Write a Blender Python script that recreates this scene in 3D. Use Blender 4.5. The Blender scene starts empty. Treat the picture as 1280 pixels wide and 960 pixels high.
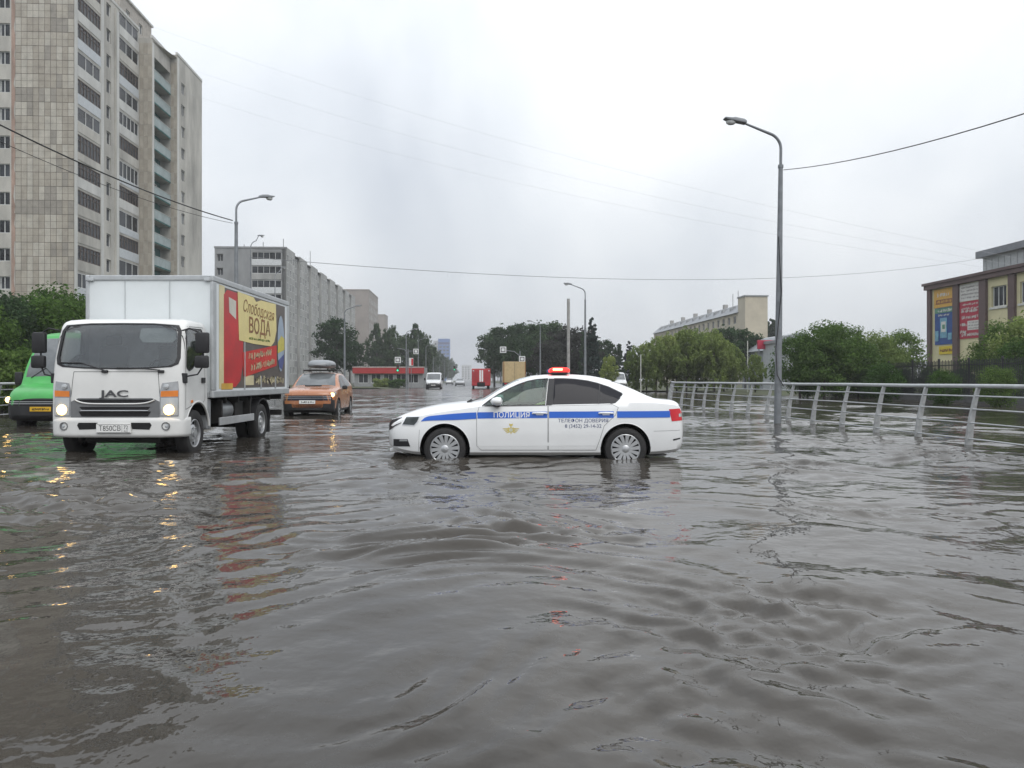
import bpy, bmesh, math, random
import numpy as np
from mathutils import Vector, Matrix, noise as mnoise

R = math.radians
sc = bpy.context.scene
col = sc.collection

# ------------------------------------------------------------------ camera
CAMZ = 1.17            # metres above the flood water (water level is z = 0)
FPX = 970.0            # focal length in photograph pixels (1280 wide)
cam_d = bpy.data.cameras.new('camera')
cam = bpy.data.objects.new('camera', cam_d); col.objects.link(cam)
cam.location = (0, 0, CAMZ); cam.rotation_euler = (R(90), 0, 0)
cam_d.sensor_width = 36.0; cam_d.lens = FPX / 1280 * 36.0
cam_d.shift_y = -5 / 1280.0
cam_d.clip_start = 0.05; cam_d.clip_end = 6000
sc.camera = cam

# ------------------------------------------------------------------ sky, sun, exposure
SUN_EL, SUN_AZ = 50.0, 150.0     # sun hidden by cloud, behind and right of the camera
world = bpy.data.worlds.new('World'); sc.world = world; world.use_nodes = True
wn = world.node_tree; wn.nodes.clear(); WL = wn.links.new
def wnode(t, **k):
    n = wn.nodes.new(t)
    for a, b in k.items(): setattr(n, a, b)
    return n
wo = wnode('ShaderNodeOutputWorld'); bg = wnode('ShaderNodeBackground')
sky = wnode('ShaderNodeTexSky', sky_type='NISHITA', sun_disc=False)
sky.sun_elevation = R(SUN_EL); sky.sun_rotation = R(SUN_AZ); sky.air_density = 1.5; sky.dust_density = 4.0
tc = wnode('ShaderNodeTexCoord'); sp = wnode('ShaderNodeSeparateXYZ'); WL(tc.outputs['Generated'], sp.inputs[0])
def wmath(op, a, b=None, c=None):
    n = wnode('ShaderNodeMath', operation=op)
    for i, q in enumerate((a, b, c)):
        if q is None: continue
        if isinstance(q, (int, float)): n.inputs[i].default_value = q
        else: WL(q, n.inputs[i])
    return n.outputs[0]
zc = wmath('MAXIMUM', sp.outputs[2], 0.0)
den = wmath('ADD', zc, 0.85)
cx = wmath('DIVIDE', sp.outputs[0], den); cy = wmath('DIVIDE', sp.outputs[1], den)
cv = wnode('ShaderNodeCombineXYZ'); WL(cx, cv.inputs[0]); WL(cy, cv.inputs[1]); cv.inputs[2].default_value = 3.7
def wnoise(scale, detail, rough, dist=0.0, off=(0, 0, 0)):
    mp = wnode('ShaderNodeMapping'); mp.inputs['Location'].default_value = off; mp.inputs['Scale'].default_value = (1, 0.8, 1)
    WL(cv.outputs[0], mp.inputs[0])
    n = wnode('ShaderNodeTexNoise'); n.inputs['Scale'].default_value = scale; n.inputs['Detail'].default_value = detail
    n.inputs['Roughness'].default_value = rough; n.inputs['Distortion'].default_value = dist
    WL(mp.outputs[0], n.inputs['Vector']); return n.outputs['Fac']
n1 = wnoise(2.0, 4, 0.45, 0.3, (0.35, 0.2, 0)); n2 = wnoise(5.0, 6, 0.55, 0.4, (4.1, 0.2, 0))
nn = wmath('ADD', wmath('MULTIPLY', n1, 0.76), wmath('MULTIPLY', n2, 0.24))
ramp = wnode('ShaderNodeValToRGB'); WL(nn, ramp.inputs[0])
e = ramp.color_ramp.elements
e[0].position = 0.36; e[0].color = (0.575, 0.62, 0.69, 1)
e[1].position = 0.64; e[1].color = (0.96, 0.985, 1.01, 1)
e.new(0.5).color = (0.77, 0.81, 0.86, 1)
# overcast sky: brighter overhead than at the horizon
grad = wmath('ADD', wmath('MULTIPLY', zc, 0.85), 0.80)
sc1 = wnode('ShaderNodeVectorMath', operation='SCALE'); WL(ramp.outputs[0], sc1.inputs[0]); WL(grad, sc1.inputs[3])
skys = wnode('ShaderNodeVectorMath', operation='SCALE'); WL(sky.outputs[0], skys.inputs[0]); skys.inputs[3].default_value = 0.06
mixw = wnode('ShaderNodeMix', data_type='RGBA'); mixw.inputs[0].default_value = 0.10
WL(sc1.outputs[0], mixw.inputs[6]); WL(skys.outputs[0], mixw.inputs[7])
WL(mixw.outputs[2], bg.inputs[0]); bg.inputs[1].default_value = 1.0
WL(bg.outputs[0], wo.inputs[0])

sun_d = bpy.data.lights.new('sun', 'SUN'); sun_d.energy = 1.3; sun_d.angle = R(50); sun_d.color = (1.0, 0.97, 0.93)
sun = bpy.data.objects.new('sun', sun_d); col.objects.link(sun)
_sd = Vector((math.sin(R(SUN_AZ)) * math.cos(R(SUN_EL)), math.cos(R(SUN_AZ)) * math.cos(R(SUN_EL)), math.sin(R(SUN_EL))))
sun.rotation_euler = _sd.to_track_quat('Z', 'Y').to_euler(); sun.location = _sd * 60

vs = sc.view_settings
vs.view_transform = 'Standard'; vs.look = 'None'; vs.exposure = 0.26; vs.gamma = 1.0; vs.use_curve_mapping = False
sc.render.engine = 'CYCLES'
cy_ = sc.cycles
cy_.max_bounces = 6; cy_.diffuse_bounces = 2; cy_.glossy_bounces = 3; cy_.transmission_bounces = 3; cy_.transparent_max_bounces = 10
cy_.volume_bounces = 0; cy_.use_denoising = True; cy_.caustics_reflective = False; cy_.caustics_refractive = False
cy_.sample_clamp_indirect = 6.0
try: cy_.volume_step_rate = 4.0
except Exception: pass

# ------------------------------------------------------------------ helpers
ROADK = 52 / 970.0                     # the street runs slightly left of the view axis
ROAD_ROT = math.atan(ROADK)
def RW(c, s): return (c - ROADK * s, s)          # street coordinates (across, along) to world

def tag(o, label=None, cat=None, group=None, kind=None):
    if label: o['label'] = label
    if cat: o['category'] = cat
    if group: o['group'] = group
    if kind: o['kind'] = kind
    return o
def empty(name, loc=(0, 0, 0), rz=0, label=None, cat=None, group=None):
    o = bpy.data.objects.new(name, None); col.objects.link(o)
    o.location = loc; o.rotation_euler = (0, 0, rz); o.empty_display_size = 0.2
    return tag(o, label, cat, group)
def kids(o): return [c for c in col.objects if c.parent == o]
CH = {}
def copy_tree(o, parent=None):
    c = o.copy(); col.objects.link(c); c.parent = parent
    for ch in list(CH.get(o.name, [])):
        cc = copy_tree(bpy.data.objects[ch], c)
    if parent is not None: CH.setdefault(parent.name, []).append(c.name)
    return c

class MB:
    def __init__(self): self.v = []; self.f = []; self.m = []
    def add(self, vs_, fs, mi=0):
        b = len(self.v); self.v.extend([tuple(p) for p in vs_])
        for f in fs: self.f.append([b + i for i in f]); self.m.append(mi)
        return self
    def box(self, x0, x1, y0, y1, z0, z1, mi=0):
        return self.add([(x0, y0, z0), (x1, y0, z0), (x1, y1, z0), (x0, y1, z0), (x0, y0, z1), (x1, y0, z1), (x1, y1, z1), (x0, y1, z1)],
                        [(3, 2, 1, 0), (4, 5, 6, 7), (0, 1, 5, 4), (1, 2, 6, 5), (2, 3, 7, 6), (3, 0, 4, 7)], mi)
    def obox(self, o, U, V, W, mi=0):
        o, U, V, W = map(Vector, (o, U, V, W))
        p = [o, o + U, o + U + V, o + V, o + W, o + U + W, o + U + V + W, o + V + W]
        return self.add(p, [(3, 2, 1, 0), (4, 5, 6, 7), (0, 1, 5, 4), (1, 2, 6, 5), (2, 3, 7, 6), (3, 0, 4, 7)], mi)
    def quad(self, a, b, c, d, mi=0): return self.add([a, b, c, d], [(0, 1, 2, 3)], mi)
    def prism(self, poly, fn, t0, t1, mi=0):
        """poly of (u,v); fn(u,v,t)->xyz"""
        n = len(poly)
        vs_ = [fn(u, v, t0) for u, v in poly] + [fn(u, v, t1) for u, v in poly]
        fs = [tuple(range(n)), tuple(range(2 * n - 1, n - 1, -1))] + [(i, i + n, (i + 1) % n + n, (i + 1) % n) for i in range(n)]
        return self.add(vs_, fs, mi)
    def tube(self, pts, r, n=8, mi=0, cap=True):
        pts = [Vector(p) for p in pts]; rs = r if isinstance(r, (list, tuple)) else [r] * len(pts)
        rings = []; up = None
        for i, p in enumerate(pts):
            t = (pts[min(i + 1, len(pts) - 1)] - pts[max(i - 1, 0)]).normalized()
            if up is None:
                up = Vector((0, 0, 1)) if abs(t.z) < 0.9 else Vector((1, 0, 0))
            a = t.cross(up)
            if a.length < 1e-6: a = t.cross(Vector((0, 1, 0)))
            a.normalize(); b = a.cross(t).normalized(); up = b
            rings.append([p + (a * math.cos(k * 2 * math.pi / n) + b * math.sin(k * 2 * math.pi / n)) * rs[i] for k in range(n)])
        vs_ = [q for rg in rings for q in rg]; fs = []
        for i in range(len(pts) - 1):
            for k in range(n):
                fs.append((i * n + k, i * n + (k + 1) % n, (i + 1) * n + (k + 1) % n, (i + 1) * n + k))
        if cap: fs += [tuple(range(n))[::-1], tuple(range((len(pts) - 1) * n, len(pts) * n))]
        return self.add(vs_, fs, mi)
    def lathe(self, prof, n, fn, mi=0):
        """prof of (r,t); fn(r cos, r sin, t)->xyz ; closed ends when r=0"""
        vs_ = []; fs = []
        for r, t in prof:
            for k in range(n):
                a = 2 * math.pi * k / n; vs_.append(fn(r * math.cos(a), r * math.sin(a), t))
        for i in range(len(prof) - 1):
            for k in range(n):
                fs.append((i * n + k, i * n + (k + 1) % n, (i + 1) * n + (k + 1) % n, (i + 1) * n + k))
        return self.add(vs_, fs, mi)
    def mesh(self, name, mats, smooth=None, bevel=0, merge=False, fixn=True):
        me = bpy.data.meshes.new(name); me.from_pydata(self.v, [], self.f)
        if not isinstance(mats, (list, tuple)): mats = [mats]
        for m in mats: me.materials.append(m)
        if len(mats) > 1: me.polygons.foreach_set('material_index', self.m)
        if bevel or merge or fixn:
            bm = bmesh.new(); bm.from_mesh(me)
            if merge: bmesh.ops.remove_doubles(bm, verts=bm.verts, dist=1e-4)
            if fixn: bmesh.ops.recalc_face_normals(bm, faces=bm.faces)
            if bevel:
                es = [ed for ed in bm.edges if len(ed.link_faces) == 2 and ed.calc_face_angle(0) > R(35)]
                bmesh.ops.bevel(bm, geom=es, offset=bevel, offset_type='OFFSET', segments=2, profile=0.5, affect='EDGES', clamp_overlap=True)
            bm.to_mesh(me); bm.free()
        if smooth is not None:
            me.polygons.foreach_set('use_smooth', [True] * len(me.polygons)); me.set_sharp_from_angle(angle=R(smooth))
        me.update(); return me
    def build(self, name, mats, parent=None, smooth=None, bevel=0, loc=None, rz=None, **k):
        return link(name, self.mesh(name, mats, smooth, bevel, **k), parent, loc, rz)
def link(name, me, parent=None, loc=None, rz=None):
    o = bpy.data.objects.new(name, me); col.objects.link(o)
    if parent is not None: o.parent = parent; CH.setdefault(parent.name, []).append(o.name)
    if loc is not None: o.location = loc
    if rz is not None: o.rotation_euler = (0, 0, rz)
    return o

# ---- materials
MATS = {}
def M(name, c, rough=0.6, metal=0.0, var=0.12, scale=3.0, bump=0.0, bscale=20.0, coat=0.0, es=0.0, ec=None, spec=0.5, stretch=(1, 1, 1), world=False, var2=None):
    if name in MATS: return MATS[name]
    m = bpy.data.materials.new(name); m.use_nodes = True; nt = m.node_tree; b = nt.nodes['Principled BSDF']; L = nt.links.new
    b.inputs['Roughness'].default_value = rough; b.inputs['Metallic'].default_value = metal
    b.inputs['Coat Weight'].default_value = coat; b.inputs['Coat Roughness'].default_value = 0.06
    b.inputs['Specular IOR Level'].default_value = spec
    if len(c) == 3: c = (*c, 1)
    t = nt.nodes.new('ShaderNodeTexCoord'); mp = nt.nodes.new('ShaderNodeMapping'); mp.inputs['Scale'].default_value = stretch
    if world:
        g = nt.nodes.new('ShaderNodeNewGeometry'); L(g.outputs['Position'], mp.inputs[0])
    else: L(t.outputs['Object'], mp.inputs[0])
    nz = nt.nodes.new('ShaderNodeTexNoise'); nz.inputs['Scale'].default_value = scale; nz.inputs['Detail'].default_value = 6; nz.inputs['Roughness'].default_value = 0.65
    L(mp.outputs[0], nz.inputs['Vector'])
    rp = nt.nodes.new('ShaderNodeValToRGB'); L(nz.outputs['Fac'], rp.inputs[0])
    d = 1 - var * 1.6; u = 1 + var
    rp.color_ramp.elements[0].position = 0.3; rp.color_ramp.elements[0].color = (c[0] * d, c[1] * d, c[2] * d, 1) if var2 is None else (*var2, 1)
    rp.color_ramp.elements[1].position = 0.7; rp.color_ramp.elements[1].color = (min(1, c[0] * u), min(1, c[1] * u), min(1, c[2] * u), 1)
    L(rp.outputs[0], b.inputs['Base Color'])
    if rough > 0.2:
        mr = nt.nodes.new('ShaderNodeMapRange'); L(nz.outputs['Fac'], mr.inputs[0]); mr.inputs[3].default_value = rough - 0.1; mr.inputs[4].default_value = min(1, rough + 0.1)
        L(mr.outputs[0], b.inputs['Roughness'])
    if bump:
        n2 = nt.nodes.new('ShaderNodeTexNoise'); n2.inputs['Scale'].default_value = bscale; n2.inputs['Detail'].default_value = 4; L(mp.outputs[0], n2.inputs['Vector'])
        bp = nt.nodes.new('ShaderNodeBump'); bp.inputs['Strength'].default_value = bump; bp.inputs['Distance'].default_value = 0.02
        L(n2.outputs['Fac'], bp.inputs['Height']); L(bp.outputs[0], b.inputs['Normal'])
    if es:
        b.inputs['Emission Color'].default_value = (*(ec or c[:3]), 1); b.inputs['Emission Strength'].default_value = es
    MATS[name] = m; return m
def glass_mat(name, tint, rough=0.02, refl=1.0, ior=1.5):
    if name in MATS: return MATS[name]
    m = bpy.data.materials.new(name); m.use_nodes = True; nt = m.node_tree; nt.nodes.clear(); L = nt.links.new
    o = nt.nodes.new('ShaderNodeOutputMaterial'); mx = nt.nodes.new('ShaderNodeMixShader')
    tr = nt.nodes.new('ShaderNodeBsdfTransparent'); tr.inputs[0].default_value = (*tint, 1)
    gl = nt.nodes.new('ShaderNodeBsdfGlossy'); gl.inputs['Roughness'].default_value = rough; gl.inputs[0].default_value = (refl, refl, refl, 1)
    fr = nt.nodes.new('ShaderNodeFresnel'); gm = nt.nodes.new('ShaderNodeNewGeometry'); io = nt.nodes.new('ShaderNodeMapRange'); L(gm.outputs['Backfacing'], io.inputs[0]); io.inputs[3].default_value = ior; io.inputs[4].default_value = 1 / ior
    L(io.outputs[0], fr.inputs[0]); L(fr.outputs[0], mx.inputs[0]); L(tr.outputs[0], mx.inputs[1]); L(gl.outputs[0], mx.inputs[2]); L(mx.outputs[0], o.inputs[0])
    MATS[name] = m; return m
def leaf_mat(name, c1, c2):
    m = bpy.data.materials.new(name); m.use_nodes = True; nt = m.node_tree; nt.nodes.clear(); L = nt.links.new
    o = nt.nodes.new('ShaderNodeOutputMaterial'); mx = nt.nodes.new('ShaderNodeMixShader'); mx.inputs[0].default_value = 0.42
    df = nt.nodes.new('ShaderNodeBsdfDiffuse'); tl = nt.nodes.new('ShaderNodeBsdfTranslucent')
    g = nt.nodes.new('ShaderNodeNewGeometry'); rp = nt.nodes.new('ShaderNodeValToRGB'); L(g.outputs['Random Per Island'], rp.inputs[0])
    rp.color_ramp.elements[0].color = (*c1, 1); rp.color_ramp.elements[1].color = (*c2, 1)
    oi = nt.nodes.new('ShaderNodeObjectInfo'); hs = nt.nodes.new('ShaderNodeHueSaturation'); L(rp.outputs[0], hs.inputs['Color'])
    mr = nt.nodes.new('ShaderNodeMapRange'); L(oi.outputs['Random'], mr.inputs[0]); mr.inputs[3].default_value = 0.75; mr.inputs[4].default_value = 1.25
    L(mr.outputs[0], hs.inputs['Value'])
    mh = nt.nodes.new('ShaderNodeMapRange'); L(oi.outputs['Random'], mh.inputs[0]); mh.inputs[3].default_value = 0.515; mh.inputs[4].default_value = 0.485
    L(mh.outputs[0], hs.inputs['Hue'])
    L(hs.outputs[0], df.inputs[0]); L(hs.outputs[0], tl.inputs[0])
    L(df.outputs[0], mx.inputs[1]); L(tl.outputs[0], mx.inputs[2]); L(mx.outputs[0], o.inputs[0])
    MATS[name] = m; return m

def pchip(xs, ys, x):
    xs = np.asarray(xs, float); ys = np.asarray(ys, float); x = np.asarray(x, float)
    h = np.diff(xs); d = np.diff(ys) / h; m = np.zeros_like(ys); m[0] = d[0]; m[-1] = d[-1]
    for i in range(1, len(xs) - 1):
        if d[i - 1] * d[i] > 0:
            w1 = 2 * h[i] + h[i - 1]; w2 = h[i] + 2 * h[i - 1]; m[i] = (w1 + w2) / (w1 / d[i - 1] + w2 / d[i])
    i = np.clip(np.searchsorted(xs, x) - 1, 0, len(xs) - 2); t = (x - xs[i]) / h[i]; t = np.clip(t, 0, 1)
    return (2 * t**3 - 3 * t**2 + 1) * ys[i] + (t**3 - 2 * t**2 + t) * h[i] * m[i] + (-2 * t**3 + 3 * t**2) * ys[i + 1] + (t**3 - t**2) * h[i] * m[i + 1]

def text_geo(s, size=1.0, align='CENTER', shear=0.0, bold=0.0, xs=1.0):
    cu = bpy.data.curves.new('t', 'FONT'); cu.body = s; cu.size = size; cu.align_x = align; cu.align_y = 'CENTER'; cu.shear = shear; cu.offset = bold
    cu.resolution_u = 3
    ob = bpy.data.objects.new('t', cu); col.objects.link(ob)
    bpy.context.view_layer.update()
    dg = bpy.context.evaluated_depsgraph_get(); me = ob.evaluated_get(dg).to_mesh()
    v = [(p.co.x * xs, p.co.y) for p in me.vertices]; f = [tuple(p.vertices) for p in me.polygons]
    ob.evaluated_get(dg).to_mesh_clear(); bpy.data.objects.remove(ob); bpy.data.curves.remove(cu)
    return v, f
def flat_on(mb, geo, fn, mi=0):
    v, f = geo; return mb.add([fn(u, w) for u, w in v], f, mi)
def scribble(seed, w, h, th, n=6, lines=1, gap=1.6):
    """hand-writing like strokes too small to read: ribbons of (u,v)"""
    rnd = random.Random(seed); v = []; f = []
    for ln in range(lines):
        x = -w / 2 + rnd.uniform(0, .1) * w; y0 = -ln * h * gap
        k = 0
        while x < w / 2:
            nx = x + rnd.uniform(.5, 1.0) * w / (n * 2.2); 
            ya = y0 + rnd.uniform(-.5, -.2) * h; yb = y0 + rnd.uniform(.1, .5) * h
            b = len(v); sl = rnd.uniform(0, .25) * h
            v += [(x, ya), (x + th, ya), (x + th + sl, yb), (x + sl, yb)]; f.append((b, b + 1, b + 2, b + 3))
            if rnd.random() < .75:
                b = len(v); yy = rnd.choice([ya, yb - th, (ya + yb) / 2])
                v += [(x, yy), (nx, yy), (nx, yy + th), (x, yy + th)]; f.append((b, b + 1, b + 2, b + 3))
            x = nx + (w / n * .35 if rnd.random() < .18 else 0)
    return v, f

def boolean_cut(ob, cutters):
    for c in cutters:
        c.parent = ob.parent; md = ob.modifiers.new('b', 'BOOLEAN'); md.operation = 'DIFFERENCE'; md.solver = 'EXACT'; md.material_mode = 'TRANSFER'; md.object = c
        bpy.context.view_layer.update()
        dg = bpy.context.evaluated_depsgraph_get()
        me = bpy.data.meshes.new_from_object(ob.evaluated_get(dg), preserve_all_data_layers=True, depsgraph=dg)
        ob.modifiers.clear(); old = ob.data; ob.data = me; me.name = old.name; bpy.data.meshes.remove(old)
    for c in cutters: bpy.data.objects.remove(c)

# shared materials
m_dark = M('dark_plastic', (0.018, 0.018, 0.02), 0.55, var=.2)
m_black = M('black_void', (0.006, 0.006, 0.007), 0.8, var=.1)
m_tyre = M('tyre_rubber', (0.022, 0.021, 0.021), 0.75, var=.25, bump=.3, bscale=40)
m_white = M('white_paint', (0.80, 0.81, 0.81), 0.32, var=.02, coat=.6)
m_chrome = M('chrome', (0.75, 0.75, 0.76), 0.16, metal=1.0, var=.04)
m_silver = M('silver_wheel', (0.50, 0.51, 0.52), 0.34, metal=.75, var=.08)
m_glass = glass_mat('clear_glass', (0.62, 0.72, 0.68))
m_tint = M('tinted_glass', (0.014, 0.014, 0.018), 0.05, var=.05, spec=.22)
m_skygrey_glass = M('sky_grey_glass', (0.13, 0.14, 0.145), 0.06, var=.3, spec=.8, scale=1.2)  # pale grey base colour stands in for sky reflected in the glass
m_head = M('lit_headlamp', (0.9, 0.88, 0.8), 0.2, var=.02, es=6.0, ec=(1.0, 0.60, 0.15))
m_lens = M('lamp_lens', (0.55, 0.57, 0.58), 0.08, var=.1, metal=.4)
m_amber = M('amber_lens', (0.75, 0.22, 0.03), 0.15, var=.1)
m_redlens = M('red_lens', (0.62, 0.02, 0.03), 0.12, var=.15)
m_plate = M('number_plate', (0.78, 0.78, 0.76), 0.4, var=.05)
m_ink = M('black_print', (0.02, 0.02, 0.022), 0.5, var=.05)
m_seam = M('panel_gap', (0.05, 0.05, 0.052), 0.7, var=.05)

# ================================================================== vehicles
# local frame of every vehicle: front towards -x, ground z = 0, axle mid-point at x = 0
def sheet(mb, poly, fn, mi=0, thick=0.0, step=.05):
    """fill an outline that is monotone in its first coordinate with a fine grid mapped by fn(u,v,depth)"""
    us = [p[0] for p in poly]; u0, u1 = min(us), max(us); n = max(2, int((u1 - u0) / step))
    xs = sorted(set([u0 + (u1 - u0) * i / n for i in range(n + 1)] + us)); xs = [x for i, x in enumerate(xs) if i == 0 or x - xs[i - 1] > 1e-4]
    vs_ = [p[1] for p in poly]; nz = max(2, int((max(vs_) - min(vs_)) / step)); cols = []
    e_ = 1e-5
    for i, x in enumerate(xs):
        xx = min(max(x, u0 + e_), u1 - e_); hit = []
        for a, b in zip(poly, poly[1:] + poly[:1]):
            if (a[0] - xx) * (b[0] - xx) <= 0 and abs(a[0] - b[0]) > 1e-9: hit.append(a[1] + (b[1] - a[1]) * (xx - a[0]) / (b[0] - a[0]))
        cols.append((x, min(hit), max(hit)))
    q = nz + 1; N = len(cols) * q
    v = [fn(x, lo + (hi - lo) * j / nz, 0) for x, lo, hi in cols for j in range(q)]; f = []
    for i in range(len(cols) - 1):
        for j in range(nz): f.append((i * q + j, (i + 1) * q + j, (i + 1) * q + j + 1, i * q + j + 1))
    if thick:
        v += [fn(x, lo + (hi - lo) * j / nz, thick) for x, lo, hi in cols for j in range(q)]
        f += [tuple(N + k for k in ff[::-1]) for ff in f]
        m = len(cols)
        rim = [i * q for i in range(m)] + [(m - 1) * q + j for j in range(1, q)] + [i * q + nz for i in range(m - 2, -1, -1)] + [j for j in range(nz - 1, 0, -1)]
        for a, b in zip(rim, rim[1:] + rim[:1]): f.append((a, b, b + N, a + N))
    mb.add(v, f, mi)

class Body:
    def __init__(s, keys, lower=((.6, 0), (.9, .015), (.965, .06), (.985, .14)), mid=(1.0, .995, .975), yb=.955, bulge=.02, crown=.055):
        a = np.array(keys, float); s.k = a; s.lower = lower; s.mid = mid; s.yb = yb; s.bulge = bulge; s.crown = crown
    def val(s, x): return [float(pchip(s.k[:, 0], s.k[:, i], x)) for i in range(1, 6)]
    def ring(s, x, shrink=0.0, zb_over=None):
        w, zb, zl, zt, yt = s.val(x); w -= shrink; zt -= shrink; yt -= shrink
        if zb_over is not None: zb = zb_over
        zl = min(zl, zt - .012); h = zl - zb
        p = [(0, zb)] + [(k * w, zb + min(d, h * .5 * (d / .14) if d else 0)) for k, d in s.lower]
        p += [(s.mid[0] * w, zb + .45 * h), (s.mid[1] * w, zb + .7 * h), (s.mid[2] * w, zb + .9 * h), (s.yb * w, zl)]
        yt = min(yt, s.yb * w - .004)
        cr = min(s.crown, .5 * (zt - zl)); ze = zt - cr
        for t in (.33, .66, .92):
            p.append((s.yb * w + (yt - s.yb * w) * t + s.bulge * 4 * t * (1 - t) * min(1, (ze - zl) / .3), zl + (ze - zl) * t))
        s.ie = len(p)
        p += [(yt, ze), (yt * .94, ze + cr * .4), (yt * .75, ze + cr * .72), (yt * .4, ze + cr * .94), (0, zt)]
        return p
    def ys(s, x, z):
        p = s.ring(x)[1:s.ie + 1]; return float(np.interp(z, [q[1] for q in p], [q[0] for q in p]))
    def zt(s, x, y):
        p = s.ring(x)[s.ie:][::-1]; return float(np.interp(abs(y), [q[0] for q in p], [q[1] for q in p]))
    def side(s, x, z, off=0.0, sgn=-1): return (x, sgn * (s.ys(x, z) + off), z)
    def mesh_into(s, mb, n=70, x0=None, x1=None, shrink=0.0, zb_over=None, mi=0):
        x0 = s.k[0, 0] if x0 is None else x0; x1 = s.k[-1, 0] if x1 is None else x1
        t = np.linspace(0, 1, n); xs = x0 + (x1 - x0) * (0.5 - 0.5 * np.cos(t * math.pi)) * .5 + (x1 - x0) * t * .5
        vs_ = []; m = 0
        for x in xs:
            h = s.ring(float(x), shrink, zb_over); full = [(x, -y, z) for y, z in h] + [(x, y, z) for y, z in h[-2:0:-1]]
            m = len(full); vs_ += full
        fs = []
        for i in range(n - 1):
            for k in range(m): fs.append((i * m + k, i * m + (k + 1) % m, (i + 1) * m + (k + 1) % m, (i + 1) * m + k))
        fs += [tuple(range(m))[::-1], tuple(range((n - 1) * m, n * m))]
        mb.add(vs_, fs, mi)
    def patch(s, mb, poly, off=.003, sgn=-1, mi=0, thick=0.0, step=.05):
        """polygon (x,z) laid on the flank as its own sheet (x-monotone outline)"""
        sheet(mb, poly, lambda x, z, d: s.side(x, z, off - d, sgn), mi, thick, step)
    def band(s, mb, xs, lo, hi, off=.003, sgn=-1, mi=0, nz=3):
        """strip between two height curves"""
        v = []; f = []
        for x in xs:
            a, b = lo(x), hi(x)
            for j in range(nz + 1): v.append(s.side(x, a + (b - a) * j / nz, off, sgn))
        q = nz + 1
        for i in range(len(xs) - 1):
            for j in range(nz): f.append((i * q + j, (i + 1) * q + j, (i + 1) * q + j + 1, i * q + j + 1))
        mb.add(v, f, mi)
    def seam(s, mb, pts, w=.006, off=.002, sgn=-1, mi=0):
        for a, b in zip(pts[:-1], pts[1:]):
            d = Vector((b[0] - a[0], b[1] - a[1])); k = max(1, int(d.length / .05)); nrm = Vector((-d.y, d.x)).normalized() * w / 2
            for j in range(k):
                p = Vector(a) + d * (j / k); q = Vector(a) + d * ((j + 1) / k)
                mb.add([s.side(*(p + nrm), off, sgn), s.side(*(p - nrm), off, sgn), s.side(*(q - nrm), off, sgn), s.side(*(q + nrm), off, sgn)], [(0, 1, 2, 3)], mi)
    def screen(s, mb, xa, xb, ins, off=.004, mi=0, n=10, thick=.004, ins2=None):
        """wind-screen style sheet following the top surface between two stations"""
        v = []; f = []; ins2 = ins if ins2 is None else ins2
        for lay in (0, 1):
            for i in range(n + 1):
                t = i / n; x = xa + (xb - xa) * t; yt = s.val(x)[4]; yt = min(yt, s.yb * s.val(x)[0]) - (ins + (ins2 - ins) * t)
                for j in range(n + 1):
                    y = -yt + 2 * yt * j / n; v.append((x, y, s.zt(x, y) + off - lay * thick))
        q = n + 1
        for lay in (0, 1):
            for i in range(n):
                for j in range(n):
                    b = lay * q * q; f.append((b + i * q + j, b + i * q + j + 1, b + (i + 1) * q + j + 1, b + (i + 1) * q + j))
        rim = [i * q for i in range(n + 1)]; rim2 = [i * q + n for i in range(n + 1)]; r3 = list(range(q)); r4 = [n * q + j for j in range(q)]
        for rr in (rim, rim2, r3, r4):
            for a, b in zip(rr[:-1], rr[1:]): f.append((a, b, b + q * q, a + q * q))
        mb.add(v, f, mi)

def cyl_cutter(x, z, r, y0, y1, mat, n=48):
    mb = MB(); mb.lathe([(r, y0), (r, y1)], n, lambda a, b, t: (x + a, t, z + b))
    mb.f += [list(range(n)), list(range(n, 2 * n))[::-1]]; mb.m += [0, 0]
    return mb.build('cut', [mat])
def prism_cutter(poly, fn, t0, t1, mat): return MB().prism(poly, fn, t0, t1).build('cut', [mat])

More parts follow.
